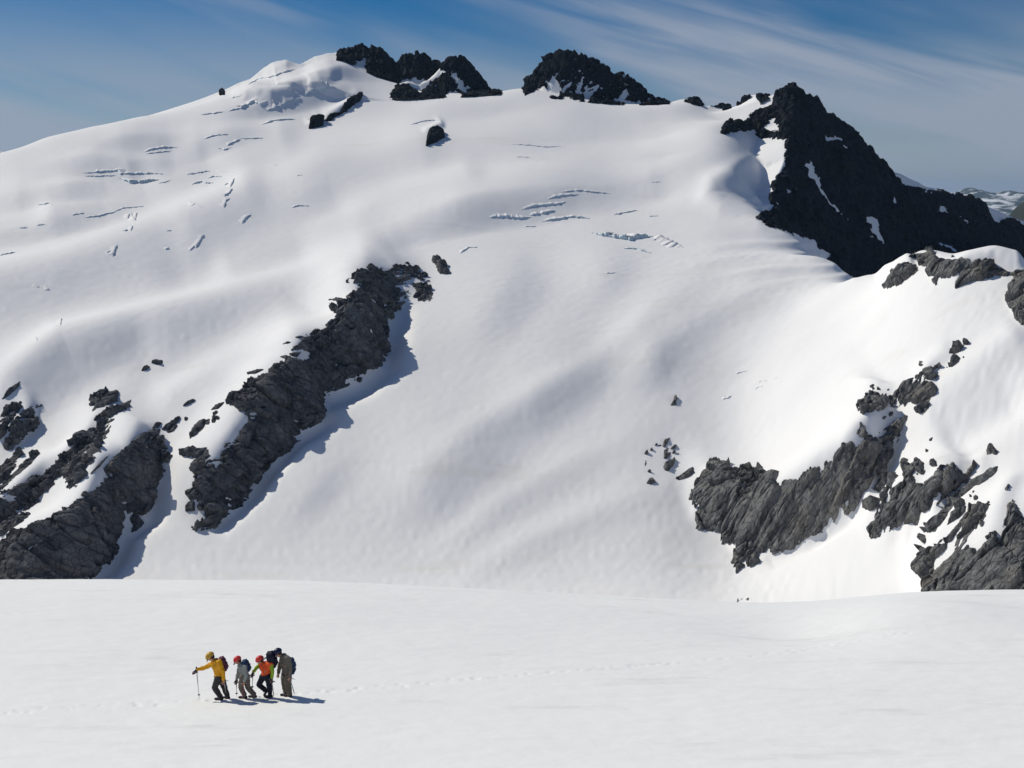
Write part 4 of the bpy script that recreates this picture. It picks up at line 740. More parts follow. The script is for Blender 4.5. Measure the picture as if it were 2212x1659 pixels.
CV('sharp broken ice lip across the dark hollow of the left glacier', 'ice lips in the left hollow', [(3.2, V('L1', (540, 265), (640, 262), (780, 252), (800, 275), (920, 272), (1090, 270))), (4.2, V('L1', (790, 300), (860, 330), (960, 330), (1060, 308))), (2.2, V('L1', (560, 285), (660, 288), (770, 280)))])
CV('curving crack low in the dark hollow of the left glacier', 'cracks under the left hollow', [(2.0, V('L1', (250, 475), (330, 470), (340, 480))), (2.2, V('L1', (760, 520), (820, 500), (960, 488))), (1.8, V('L1', (560, 560), (650, 552), (780, 520))), (1.8, V('L1', (480, 545), (560, 530))), (1.6, V('L1', (130, 630), (180, 628))), (1.5, V('L1', (240, 612), (300, 608))), (1.8, V('L1', (0, 812), (60, 800), (105, 790))), (1.6, V('L1', (1050, 335), (1090, 328), (1140, 312)))])
CV('long thin crevasse on the rounded left shoulder below the skyline', 'crevasses on the left shoulder', [(2.6, V('L1', (950, 132), (1000, 112), (1080, 98), (1180, 96))), (2.0, V('L1', (960, 140), (1060, 128), (1140, 118))), (2.4, V('L1', (1350, 42), (1420, 18), (1520, 8))), (3.0, V('L1', (1510, 82), (1560, 62), (1600, 38))), (2.4, V('L1', (1590, 36), (1640, 38), (1750, 34))), (2.4, V('L1', (1440, 100), (1490, 112), (1540, 95)))])
CV('short crevasse in the broken middle of the left glacier', 'short crevasses of the left glacier', [(2.8, V('L1', (1240, 276), (1310, 268), (1400, 250))), (2.0, V('L1', (1380, 300), (1420, 288), (1480, 290))), (2.6, V('L1', (1270, 340), (1340, 325), (1380, 335), (1420, 330))), (2.0, V('L1', (1440, 248), (1500, 256), (1570, 266))), (2.2, V('L1', (1340, 345), (1380, 352)))])
CV('jagged upright crack in the chain of gaps on the left glacier', 'chain of upright cracks', [(2.6, V('L1', (1530, 360), (1550, 320), (1556, 296))), (2.4, V('L1', (1488, 345), (1520, 335))), (3.2, V('L1', (1490, 420), (1525, 400), (1545, 368))), (2.4, V('L1', (1488, 495), (1505, 450), (1530, 430)))])
CV('forked open crack on the smooth left snow slope', 'forked cracks on the left slope', [(2.2, V('L1', (1250, 455), (1290, 468), (1338, 490))), (2.6, V('L1', (1300, 765), (1330, 720), (1358, 672))), (1.8, V('L1', (1262, 780), (1300, 745))), (2.2, V('L1', (1608, 600), (1640, 560), (1670, 542))), (2.4, V('L1', (752, 820), (765, 780), (780, 742))), (1.8, V('L1', (712, 795), (740, 780))), (2.4, V('L1', (850, 570), (866, 530))), (2.6, V('L1', (905, 585), (880, 545), (870, 525))), (2.6, V('L1', (900, 580), (912, 525))), (2.0, V('L1', (832, 650), (850, 640))), (1.8, V('L1', (870, 650), (884, 615))), (2.4, V('L1', (1098, 772), (1124, 770))), (1.6, V('L1', (1938, 492), (1980, 482), (2060, 486))), (1.8, V('L1', (228, 1000), (266, 1022))), (1.6, V('L1', (300, 1010), (332, 1042))), (1.6, V('L1', (404, 1278), (412, 1225))), (1.5, V('L1', (240, 1350), (256, 1375))), (1.4, V('L1', (1105, 650), (1140, 648))), (1.3, V('L1', (1975, 236), (1995, 238))), (1.3, V('L1', (1800, 208), (1845, 212))), (1.3, V('L1', (1970, 285), (2010, 278)))])
CV('blue-shaded ice lip in the crevassed roll at mid glacier', 'ice lips of the mid-glacier roll', [(3.4, V('C2', (690, 522), (760, 520), (830, 528), (880, 520))), (3.0, V('C2', (870, 512), (930, 505), (985, 490))), (3.2, V('C2', (920, 540), (1000, 530), (1060, 520), (1140, 528))), (2.2, V('C2', (830, 488), (900, 470), (1000, 462), (1030, 450))), (2.0, V('C2', (950, 440), (1010, 425), (1090, 420))), (1.8, V('C2', (1010, 408), (1090, 402), (1160, 410), (1230, 416))), (1.8, V('C2', (1240, 510), (1300, 498), (1350, 488))), (1.6, V('C2', (840, 562), (910, 562)))])
CV('long open ice wall with blue seracs in the middle of the glacier', None, [(6.0, V('C2', (1140, 590), (1190, 602), (1250, 612), (1310, 622), (1360, 612), (1420, 606)))])
CV('shorter stepped ice wall continuing the long blue one', None, [(4.5, V('C2', (1415, 604), (1460, 612), (1500, 632), (1552, 652)))])
CV('small crevasse below the long blue ice wall', 'small crevasses below the ice wall', [(2.2, V('C2', (1282, 657), (1330, 660), (1405, 678))), (1.8, V('C2', (560, 680), (600, 655), (640, 652))), (1.5, V('C2', (1395, 515), (1440, 515))), (1.3, V('C2', (1205, 768), (1255, 766)))])
CV('thin crack on the upper snowfield between the lone rock and the domed peak', 'thin cracks on the upper snowfield', [(1.8, V('C2', (780, 198), (850, 200), (900, 205), (950, 210), (1010, 204))), (2.6, V('C2', (340, 112), (400, 95), (450, 90), (488, 98))), (1.3, V('C2', (800, 252), (880, 256))), (1.2, V('C2', (1405, 365), (1450, 362)))])
CV('broken ice step on the stepped snow face under the summit', 'ice steps under the summit', [(4.0, V('R2', (190, 560), (280, 545), (360, 500), (400, 530), (440, 560))), (4.0, V('R2', (440, 560), (520, 545), (620, 500), (680, 480))), (3.6, V('R2', (690, 462), (760, 432), (840, 425), (910, 412))), (2.8, V('R2', (0, 588), (80, 580), (165, 566))), (3.0, V('R2', (410, 652), (500, 625), (640, 615))), (3.4, V('R2', (420, 345), (480, 335), (560, 305), (640, 285))), (2.4, V('R2', (590, 440), (620, 430), (660, 470))), (2.2, V('R2', (200, 478), (270, 462))), (2.4, V('R2', (690, 605), (730, 615))), (2.6, V('R2', (320, 385), (400, 345), (440, 340)))])
CV('thin bluish crack on the bright right-hand snow above the fluted cliff', 'cracks on the right-hand snow', [(1.3, V('C3', (1785, 366), (1810, 362), (1835, 348))), (1.5, V('C3', (1955, 275), (2000, 262), (2035, 262))), (1.3, V('C3', (1962, 315), (1985, 300), (2005, 296))), (1.0, V('C3', (1855, 226), (1925, 208))), (1.0, V('C3', (2060, 250), (2088, 242)))])

# the glacier sheet itself
Hs = Hbase - SINK
xr, yr = GX.ravel(), GY.ravel(); c45, s45 = math.cos(.85), math.sin(.85)
fine = (fbm(np.stack([xr / 60.0, yr / 90.0, 0 * xr], -1), 2, 0.5) * 0.45 + fbm(np.stack([(xr * c45 + yr * s45) / 55.0, (-xr * s45 + yr * c45) / 9.0, 0 * xr], -1) + 3, 3, 0.55) * 0.09).reshape(H.shape)
G = np.stack([GX.ravel(), GY.ravel(), (Hs + fine * (SINK < .01)).ravel()], -1)
gl = mesh_from('glacier_slope', G, grid_faces(NR, NC), MAT['snow_far']); tag(gl, 'wide snow covered glacier slope rising to the summit ridge', 'glacier', kind='structure')

# ------------------------------------------------------------------ foreground snowfield with its brow
brow_y = lin((-600, 1250), (0, 1252), (300, 1252), (650, 1254), (900, 1264), (1160, 1279), (1400, 1292), (1600, 1302), (1780, 1300), (1850, 1290), (1950, 1279), (2212, 1273), (2800, 1268))
fa = np.concatenate([np.linspace(-3.0, -0.56, 20)[:-1], np.linspace(-0.56, 0.56, 600), np.linspace(0.56, 3.0, 20)[1:]])
fy = np.concatenate([np.linspace(0.8, 21, 30)[:-1], np.linspace(21, 60, 270)[:-1], np.linspace(60, 120, 30)[:-1], np.linspace(120, 640, 26)])
FA, FY = np.meshgrid(fa, fy)
ys_k = np.array([0.5, 2, 5, 10, 16, 22, 28, 33, 37, 42, 48, 55, 62, 70, 80, 100, 140, 220, 400, 640])
t_k = {28: -0.555, 33: -0.512, 37: -0.4815, 42: -0.449, 48: -0.4145, 55: -0.383, 62: -0.3655}
zs_k = np.array([-1.7, -2.1, -3.9, -7.0, -10.4, -13.2, -15.54, -16.9, -17.82, -18.86, -19.9, -21.07, -22.66, -25.4, -30.5, -43.5, -72, -125, -225, -330])
FS = 0.9
ys_k, zs_k = ys_k * FS, zs_k * FS
def pchip(xk, fk, x):
    h = np.diff(xk); dl = np.diff(fk) / h; m = np.zeros(len(xk)); m[0], m[-1] = dl[0], dl[-1]
    for i in range(1, len(xk) - 1):
        if dl[i - 1] * dl[i] > 0:
            w1, w2 = 2 * h[i] + h[i - 1], h[i] + 2 * h[i - 1]; m[i] = (w1 + w2) / (w1 / dl[i - 1] + w2 / dl[i])
    i = np.clip(np.searchsorted(xk, x) - 1, 0, len(xk) - 2); t = (x - xk[i]) / h[i]
    return fk[i] * (1 + 2 * t) * (1 - t) ** 2 + m[i] * h[i] * t * (1 - t) ** 2 + fk[i + 1] * t * t * (3 - 2 * t) + m[i + 1] * h[i] * t * t * (t - 1)
Z0 = pchip(ys_k, zs_k, fy)
Tb = (Z0 / fy)[(fy > 36)].max()                                  # the steepest sight line the plain profile reaches: its brow
pxa = CX + FPX * fa / (CP + 0.37 * SP)
tb = np.array([float(ray(p, brow_y(p))[1]) for p in np.clip(pxa, -600, 2800)])
kk = np.hanning(91); kk /= kk.sum(); tb = np.convolve(np.pad(tb, 45, mode='edge'), kk, 'valid')
ZF = Z0[:, None] + (tb - Tb)[None, :] * fy[:, None] * sstep(33, 50, fy)[:, None]
FX = FA * FY
pts3 = np.stack([FX.ravel(), FY.ravel(), 0 * FX.ravel()], -1)
ZF += (0.10 * fbm(pts3 / np.array([9, 5, 1.]), 2)).reshape(ZF.shape) * sstep(20, 30, FY)
ZF += (0.030 * fbm(pts3 / np.array([1.1, .5, 1.]) + 5, 3, 0.6)).reshape(ZF.shape) * sstep(20, 26, FY)
# low drift at the right end of the brow
hx, hy = FX - 19.0, FY - 49.5
ZF += 0.45 * np.exp(-(hx / 5.5) ** 2 - (hy / 4.5) ** 2) - 0.30 * np.exp(-((FX - 12.6) / 3.6) ** 2 - ((FY - 47.0) / 3.2) ** 2)
def fore_z(x, y):
    fi = np.interp(y, fy, np.arange(len(fy))); fj = np.interp(x / y, fa, np.arange(len(fa)))
    i, j = int(fi), int(fj); u, v = fi - i, fj - j
    return float(ZF[i, j] * (1 - u) * (1 - v) + ZF[i + 1, j] * u * (1 - v) + ZF[i, j + 1] * (1 - u) * v + ZF[i + 1, j + 1] * u * v)
def fore_hit(px, py):                                           # photo pixel -> point on the foreground snow
    a, t = ray(px, py); a, t = float(a), float(t)
    lo = 22.0
    for y in np.arange(22.0, 56.0, 0.02):
        if fore_z(a * y, y) >= t * y: return a * y, y, fore_z(a * y, y)
    return a * 52, 52.0, fore_z(a * 52, 52.0)
# the boot track across it: pressed prints with small rims
TRACK = [(-40, 1543), (10, 1539), (140, 1531), (270, 1522), (420, 1513), (520, 1508), (635, 1500), (800, 1486), (950, 1474), (1106, 1460), (1280, 1445), (1456, 1431), (1676, 1412), (1776, 1397), (1880, 1381), (1966, 1366)]
tw = np.array([fore_hit(*p)[:2] for p in TRACK]); seg = np.r_[0, np.cumsum(np.hypot(*np.diff(tw, axis=0).T))]
tr = random.Random(5); s_ = 0.0; k = 0
dent = np.zeros_like(ZF)
while s_ < seg[-1]:
    x = np.interp(s_, seg, tw[:, 0]); y = np.interp(s_, seg, tw[:, 1])
    for rep in range(2 if tr.random() < 0.5 else 1):
        px_, py_ = x + tr.gauss(0, .12), y + (0.13 if k % 2 else -0.13) + tr.gauss(0, .09)
        th = math.radians(8 + tr.gauss(0, 12)); dep = tr.uniform(.012, .055)
        i0, i1 = np.searchsorted(fy, [py_ - .5, py_ + .5]); j0, j1 = np.searchsorted(fa, [(px_ - .6) / py_, (px_ + .6) / py_])
        w_ = (slice(i0, i1), slice(j0, j1)); dx, dy = FX[w_] - px_, FY[w_] - py_
        q = np.hypot((dx * math.cos(th) + dy * math.sin(th)) / .13, (-dx * math.sin(th) + dy * math.cos(th)) / .06)
        dent[w_] = np.minimum(dent[w_], -dep * (1 - sstep(.55, 1.25, q))); dent[w_] += 0.008 * np.exp(-((q - 1.6) / .35) ** 2)
    s_ += tr.uniform(.28, .42); k += 1
ZF += np.clip(dent, -.1, .03)
fs = mesh_from('foreground_snowfield', np.stack([FX.ravel(), FY.ravel(), ZF.ravel()], -1), grid_faces(len(fy), len(fa)), MAT['snow_near'])
tag(fs, 'flat bright snowfield in front with a faint line of boot tracks', 'snowfield', kind='structure')

# ------------------------------------------------------------------ the four climbers
def zp(zx, zy): return 403.2 + 0.1302 * zx, 1368 + 0.1302 * zy        # enlarged view of the party -> photograph pixels
def at(zx, zy, y):
    a, t = ray(*zp(zx, zy)); return Vector((float(a) * y, y, float(t) * y))
def ground_y(zx, zy): return fore_hit(*zp(zx, zy))[1]
class Soft:
    """gathers overlapping tapered limbs and lumps, then fuses them into one continuous skin"""
    def __init__(s): s.bm = bmesh.new()
    def ball(s, c, r, rot=None, seg=14):
        r = (r, r, r) if isinstance(r, (int, float)) else r
        m = Matrix.Translation(c) @ (rot.to_4x4() if rot else Matrix()) @ Matrix.Diagonal((*r, 1))
        bmesh.ops.create_uvsphere(s.bm, u_segments=seg, v_segments=seg // 2 + 2, radius=1.0, matrix=m)
    def limb(s, *pr):
        for (a, ra), (b, rb) in zip(pr[:-1], pr[1:]):
            d = b - a; L = d.length
            if L < 1e-5: continue
            m = Matrix.Translation((a + b) / 2) @ d.to_track_quat('Z', 'Y').to_matrix().to_4x4()
            bmesh.ops.create_cone(s.bm, cap_ends=True, segments=14, radius1=ra, radius2=rb, depth=L, matrix=m)
        for (p, r) in pr: s.ball(p, r, seg=12)
    def fuse(s, name, mat, org, parent, voxel=0.012, smooth=4, fold=0.0, seed=0):
        me = bpy.data.meshes.new(name + '_raw'); s.bm.to_mesh(me); s.bm.free(); me.transform(Matrix.Translation(-org))
        o = bpy.data.objects.new(name + '_raw', me); COL.objects.link(o)
        r = o.modifiers.new('r', 'REMESH'); r.mode = 'VOXEL'; r.voxel_size = voxel; r.use_smooth_shade = True
        sm = o.modifiers.new('s', 'SMOOTH'); sm.factor = 0.6; sm.iterations = smooth
        dg = bpy.context.evaluated_depsgraph_get(); dg.update(); e = o.evaluated_get(dg); out = bpy.data.meshes.new_from_object(e)
        bpy.data.objects.remove(o); bpy.data.meshes.remove(me)
        if fold > 0:
            n = len(out.vertices); co = np.empty(n * 3, np.float32); no = np.empty(n * 3, np.float32); out.vertices.foreach_get('co', co); out.vertex_normals.foreach_get('vector', no)
            co = co.reshape(-1, 3); no = no.reshape(-1, 3)
            co = co + no * (fold * (perlin(co * np.array([9, 9, 15.]) + seed) + .6 * (1 - 2 * np.abs(perlin(co * np.array([14, 14, 24.]) + seed + 7)))))[:, None]
            out.vertices.foreach_set('co', co.ravel()); out.update()
        out.name = name; out.materials.clear(); out.materials.append(mat)
        for q in out.polygons: q.use_smooth = True
        ob = bpy.data.objects.new(name, out); COL.objects.link(ob); ob.parent = parent
        return ob
def bm_obj(name, bm, mat, parent, org, smooth=True):
    me = bpy.data.meshes.new(name); bm.to_mesh(me); bm.free(); me.transform(Matrix.Translation(-org)); me.materials.append(mat)
    for q in me.polygons: q.use_smooth = smooth
    o = bpy.data.objects.new(name, me); COL.objects.link(o)
    if parent: o.parent = parent
    return o
def tube(bm, a, b, ra, rb=None, seg=10):
    rb = ra if rb is None else rb; d = b - a
    bmesh.ops.create_cone(bm, cap_ends=True, segments=seg, radius1=ra, radius2=rb, depth=d.length, matrix=Matrix.Translation((a + b) / 2) @ d.to_track_quat('Z', 'Y').to_matrix().to_4x4())
def empty(name, loc):
    o = bpy.data.objects.new(name, None); COL.objects.link(o); o.location = loc; o.empty_display_size = 0.2; return o
MP = {k: plain(k, *v) for k, v in dict(
    skin=((0.42, 0.22, 0.14), .6, .08), yellow=((0.62, 0.30, 0.008), .75, .15), charcoal=((0.035, 0.033, 0.036), .85, .2), maroon=((0.10, 0.02, 0.055), .7, .2),
    helmet_yellow=((0.55, 0.34, 0.05), .4, .12), helmet_red=((0.62, 0.05, 0.045), .35, .1), helmet_navy=((0.012, 0.016, 0.05), .35, .1), grey_jacket=((0.26, 0.29, 0.28), .85, .12),
    khaki=((0.17, 0.145, 0.125), .9, .15), blue_pack=((0.02, 0.045, 0.11), .75, .2), orange=((0.66, 0.085, 0.02), .7, .12), lime=((0.24, 0.36, 0.02), .75, .12),
    navy=((0.014, 0.016, 0.032), .85, .25), taupe=((0.125, 0.115, 0.10), .88, .14), olive_pants=((0.125, 0.11, 0.088), .9, .14), black=((0.012, 0.012, 0.015), .7, .2), glove=((0.03, 0.03, 0.05), .8, .2),
    boot=((0.03, 0.028, 0.04), .6, .2), hair=((0.035, 0.022, 0.015), .6, .2), steel=((0.32, 0.33, 0.35), .35, .08, 40., .5, .9), shaft=((0.05, 0.05, 0.06), .4, .1), pink=((0.35, 0.12, 0.12), .8, .15)).items()}
def hand(S, wrist, direc, side, grip, k=1.0):
    """palm, four unequal bent fingers and a thumb from the side of the palm; grip curls them"""
    d = direc.normalized(); s = side.normalized(); n = d.cross(s)
    palm = wrist + d * 0.05 * k; S.limb((wrist, .028 * k), (palm, .034 * k), (wrist + d * 0.085 * k, .030 * k))
    for i, (o, l) in enumerate(((-.030, .070), (-.010, .080), (.010, .075), (.029, .058))):
        b = wrist + (d * 0.09 + s * o) * k; c1 = b + (d * (1 - .45 * grip) + n * .75 * grip).normalized() * l * .5 * k; c2 = c1 + (d * (.6 - 1.3 * grip) + n * (.3 + .7 * grip)).normalized() * l * .5 * k
        S.limb((b, .0105 * k), (c1, .0095 * k), (c2, .0082 * k))
    b = wrist + (d * .035 - s * .03) * k; c1 = b + (d * .5 - s * .7 + n * .5).normalized() * .035 * k; c2 = c1 + (d * .8 - s * .1 + n * .5).normalized() * .03 * k
    S.limb((b, .013 * k), (c1, .0115 * k), (c2, .0095 * k))
def climber(c):
    Y0 = ground_y(*c['feet'][0]); org = at(*c['feet'][0], Y0); root = empty('person', org); tag(root, c['label'], 'person', 'climbers walking in line across the snow')
    P = lambda zx, zy, dy=0.0: at(zx, zy, Y0 + dy)
    k = c.get('k', 1.0)
    head, neck, chest, belly, pelv = [P(*c[n]) for n in ('head', 'neck', 'chest', 'belly', 'pelvis')]
    shN, shF = P(*c['sh_near'], -.17 * k), P(*c['sh_far'], .17 * k)
    elN, elF = P(*c['el_near']), P(*c['el_far']); haN, haF = P(*c['ha_near']), P(*c['ha_far'])
    hipN, hipF = P(*c['hip_near'], -.09 * k), P(*c['hip_far'], .09 * k)
    feet = []
    for (fx, fy_) in c['feet']: y = ground_y(fx, fy_); feet.append((at(fx, fy_, y), y - Y0))
    lift = c.get('lifted')
    knN, knF = P(*c['kn_near'], feet[0][1] * .6 - .07), P(*c['kn_far'], feet[1][1] * .6 + .07)
    up = Vector((0, 0, 1)); ankN = feet[0][0] + up * .10 + Vector((.03, 0, 0)); ankF = feet[1][0] + up * .10 + Vector((.03, 0, 0))
    if lift: ankF = P(*lift, .10)
    look = Vector(c['look']).normalized(); side = Vector((0, 1, 0)); hu = side.cross(look) * -1
    if hu.z < 0: hu = -hu
    rot = Matrix((look, side, hu)).transposed()
    # body: one continuous figure
    B = Soft()
    B.limb((pelv, .13 * k), (belly, .115 * k), (chest, .125 * k), (neck, .058 * k), (head - hu * .05, .060 * k))
    B.limb((hipN, .10 * k), (belly + Vector((0, -.05, 0)), .09 * k), (shN + (chest - shN) * .3, .10 * k)); B.limb((hipF, .10 * k), (belly + Vector((0, .05, 0)), .09 * k), (shF + (chest - shF) * .3, .10 * k))
    for sh, el, ha in ((shN, elN, haN), (shF, elF, haF)): B.limb((neck + (sh - neck) * .45, .07 * k), (sh, .062 * k), (el, .044 * k), (ha, .029 * k))
    for hp, kn, an in ((hipN, knN, ankN), (hipF, knF, ankF)):
        calf = kn + (an - kn) * .35 + Vector((.015, 0, 0)); B.limb((hp, .095 * k), (hp + (kn - hp) * .5, .078 * k), (kn, .056 * k), (calf, .056 * k), (an, .038 * k)); B.limb((an, .038 * k), (an + Vector((-.05, 0, -.045)), .03 * k))
    B.ball(head, (.098 * k, .076 * k, .118 * k), rot, 20); B.ball(head + look * .035 - hu * .055, (.06 * k, .052 * k, .065 * k), rot)
    B.limb((head + look * .092 - hu * .0, .013), (head + look * .116 - hu * .035, .016)); B.ball(head + look * .088 - hu * .068, (.016, .026, .009), rot)
    for s in (-1, 1):
        B.ball(head + side * s * .076 - hu * .01, (.028, .012, .036), rot); B.ball(head + look * .085 + side * s * .033 + hu * .012, (.012, .016, .010), rot)
    hand(B, haN, (haN - elN) * .6 + Vector((0, 0, -.12)), Vector((1, 0, .2)), c.get('gripN', .8), k); hand(B, haF, (haF - elF) * .35 + Vector((0, 0, -.12)), Vector((1, 0, .2)), c.get('gripF', .8), k)
    B.fuse('body', MP['skin'], org, root, voxel=0.0118, smooth=2)
    # clothes follow the body
    j = .022 * k
    J = Soft(); T = Soft()
    hem = pelv + (belly - pelv) * c.get('hem', .1)
    J.limb((hem, .15 * k), (belly, .135 * k), (chest, .156 * k), (neck - (neck - chest) * .15, .095 * k))
    for sh, hp in ((shN, hipN), (shF, hipF)): J.limb((hp + (belly - hp) * .35, .105 * k), (belly + (sh - chest) * .35, .11 * k), (sh + (chest - sh) * .3, .112 * k))
    sleeves = []
    for sh, el, ha in ((shN, elN, haN), (shF, elF, haF)):
        J.limb((neck + (sh - neck) * .4, .088 * k), (sh, .085 * k))
        if c.get('sleeve'): sleeves.append((sh, el, ha))
        else: J.limb((sh, .080 * k), (el, .063 * k), (ha + (el - ha) * .10, .050 * k))
    jk = J.fuse('jacket', MP[c['jacket']], org, root, voxel=.0185, fold=.016, seed=c['seed'])
    for sh, el, ha in sleeves:
        S = Soft(); S.limb((sh, .078 * k), (el, .063 * k), (ha + (el - ha) * .10, .050 * k)); S.fuse('sleeve', MP[c['sleeve']], org, jk, voxel=.0175, fold=.007, seed=c['seed'] + 3)
    if c.get('hood'):
        H_ = Soft(); H_.ball(neck + Vector((.05, 0, .02)), (.10, .115, .075)); H_.limb((neck + Vector((-.02, -.07, 0)), .045), (neck + Vector((.06, 0, .045)), .06), (neck + Vector((-.02, .07, 0)), .045)); H_.fuse('hood', MP[c['hood']], org, jk, voxel=.0185, fold=.006, seed=2)
    T.limb((pelv + (belly - pelv) * .35, .138 * k), (pelv, .148 * k))
    tl = c.get('loose', 1.0)
    for hp, kn, an in ((hipN, knN, ankN), (hipF, knF, ankF)):
        T.limb((pelv, .125 * k), (hp, .122 * k), (hp + (kn - hp) * .5, .102 * k * tl), (kn, .084 * k * tl), (kn + (an - kn) * .45, .083 * k * tl), (an + up * .02, .071 * k * tl))
    T.fuse('trousers', MP[c['pants']], org, root, voxel=.0185, fold=.016, seed=c['seed'] + 9)
    for i, (an, ft) in enumerate(((ankN, feet[0][0]), (ankF, feet[1][0]))):
        b = Soft(); toe = Vector((-.17, c['toe'][i] * .05, -.055)); heel = Vector((.055, 0, -.055))
        if lift and i == 1: toe = Vector((-.03, 0, -.17)); heel = Vector((.07, 0, .0))
        b.limb((an + up * .07, .056), (an, .054), (an + heel, .046)); b.limb((an + heel, .044), (an + (toe + heel) * .5, .046), (an + toe, .042)); b.fuse('boot', MP['boot'], org, root, voxel=.0145, smooth=3)
    for (ha, el, g) in ((haN, elN, c.get('gloveN')), (haF, elF, c.get('gloveF'))):
        if g:
            gS = Soft(); d = (ha - el); gS.limb((ha - d.normalized() * .05, .046), (ha, .040)); hand(gS, ha, d * .35 + Vector((0, 0, -.12)), Vector((1, 0, .2)), .8, k * 1.35); gS.fuse('glove', MP[g], org, root, voxel=.011, smooth=2)
    # hair below the helmet, and the helmet with its rim
    hr = Soft(); hr.ball(head - look * .03 - hu * .012, (.088 * k, .083 * k, .10 * k), rot); hr.fuse('hair', MP['hair'], org, root, voxel=.0175, smooth=2)
    bm = bmesh.new(); bmesh.ops.create_uvsphere(bm, u_segments=28, v_segments=18, radius=1.0)
    bmesh.ops.delete(bm, geom=[v for v in bm.verts if v.co.z < -0.22 - .25 * max(0, -v.co.x) + .12 * max(0, v.co.x)], context='VERTS')
    bmesh.ops.solidify(bm, geom=bm.faces[:], thickness=0.06)
    hc = head + hu * .028 - look * .008; M4 = Matrix.Translation(hc) @ rot.to_4x4() @ Matrix.Diagonal((.148 * k, .122 * k, .138 * k, 1))
    bmesh.ops.transform(bm, matrix=M4, verts=bm.verts[:]); he = bm_obj('helmet', bm, MP[c['helmet']], root, org)
    if c.get('brim'):
        bm = bmesh.new(); bmesh.ops.create_cone(bm, cap_ends=True, segments=24, radius1=.13, radius2=.10, depth=.018); bmesh.ops.delete(bm, geom=[v for v in bm.verts if v.co.x < -.02], context='VERTS')
        bmesh.ops.transform(bm, matrix=Matrix.Translation(hc + look * .075 - hu * .022) @ rot.to_4x4(), verts=bm.verts[:]); bmesh.ops.solidify(bm, geom=bm.faces[:], thickness=.006); bm_obj('brim', bm, MP[c['brim']], he, org)
    if c.get('vents'):
        for vx, vz in ((.5, .45), (.15, .58), (-.2, .55), (.35, .15), (0, .25)):
            bm = bmesh.new(); yv = -math.sqrt(max(.05, 1 - vx * vx - vz * vz)); bmesh.ops.create_uvsphere(bm, u_segments=10, v_segments=6, radius=1.0)
            bmesh.ops.transform(bm, matrix=M4 @ Matrix.Translation((vx, yv, vz)) @ Matrix.Diagonal((.13, .05, .07, 1)), verts=bm.verts[:]); bm_obj('vent', bm, MP['black'], he, org)
    for s in (-1, 1):
        bm = bmesh.new(); tube(bm, hc + side * s * .10 - hu * .03, head + look * .05 - hu * .115 + side * s * .012, .006); bm_obj('chin_strap', bm, MP['black'], he, org)
    # backpack: worn, a thing of its own
    bp = c['pack']; pc = P(*bp['c']); bro = empty('backpack', pc); tag(bro, bp['label'], 'backpack')
    ax = (neck - pelv).normalized(); bk = ax.cross(Vector((0, 1, 0))).normalized()
    if bk.x < 0: bk = -bk
    R3 = Matrix((bk, Vector((0, 1, 0)), ax)).transposed(); w, d, h = bp['size']
    def lump(cc, r, name, mat, par, fold=.006):
        S = Soft()
        for sx in (-1, 1):
            for sy in (-1, 1):
                for sz in (-1, 1): S.ball(cc + R3 @ Vector((sx * r[0] * .42, sy * r[1] * .48, sz * r[2] * .5)), (r[0] * .58, r[1] * .52, r[2] * .5), R3)
        S.ball(cc, (r[0] * .95, r[1] * .95, r[2] * .92), R3); return S.fuse(name, MP[mat], pc, par, voxel=.0175, smooth=5, fold=fold, seed=c['seed'])
    lump(pc, (d, w, h), 'main_bag', bp['mat'], bro)
    lump(pc + ax * h * .95 - bk * .01, (d * .85, w * .9, h * .22), 'lid', bp['mat'], bro); lump(pc + bk * d * .9 - ax * h * .2, (d * .35, w * .7, h * .5), 'pocket', bp.get('pocket', bp['mat']), bro)
    for sh in (shN, shF):
        S = Soft(); a0 = pc + ax * h * .6 - bk * d * .6 + Vector((0, sh.y - pc.y, 0)) * .55; o1 = sh + (neck - sh) * .35 + ax * .085 * k; o2 = sh + (chest - sh) * .25 - bk * .125 * k - ax * .03; o3 = belly + (sh - chest) * .55 - bk * .09; a1 = pc - ax * h * .7 - bk * d * .5 + Vector((0, sh.y - pc.y, 0)) * .6
        S.limb((a0, .022), (o1, .021), (o2, .021), (o3, .017), (a1, .014)); S.fuse('shoulder_strap', MP['black'], pc, bro, voxel=.0135, smooth=2)
    S = Soft(); n = 12
    for q in range(n):
        t0, t1 = 2 * math.pi * q / n, 2 * math.pi * (q + 1) / n; f = lambda t: pelv + (belly - pelv) * .3 + Vector((math.cos(t) * .155 * k, math.sin(t) * .165 * k, 0)); S.limb((f(t0), .018), (f(t1), .018))
    S.fuse('hip_belt', MP['black'], pc, bro, voxel=.0145, smooth=2)
    if bp.get('roll'):
        rc = P(*bp['roll']); S = Soft(); S.limb((rc + Vector((0, -.15, 0)), .065), (rc + Vector((0, .15, 0)), .065)); S.limb((rc, .03), (pc - ax * h * .8, .03)); S.fuse('rolled_mat', MP[bp['mat']], pc, bro, voxel=.0175, smooth=3, fold=.004)
    return dict(P=P, haN=haN, haF=haF, Y0=Y0, elN=elN, elF=elF)
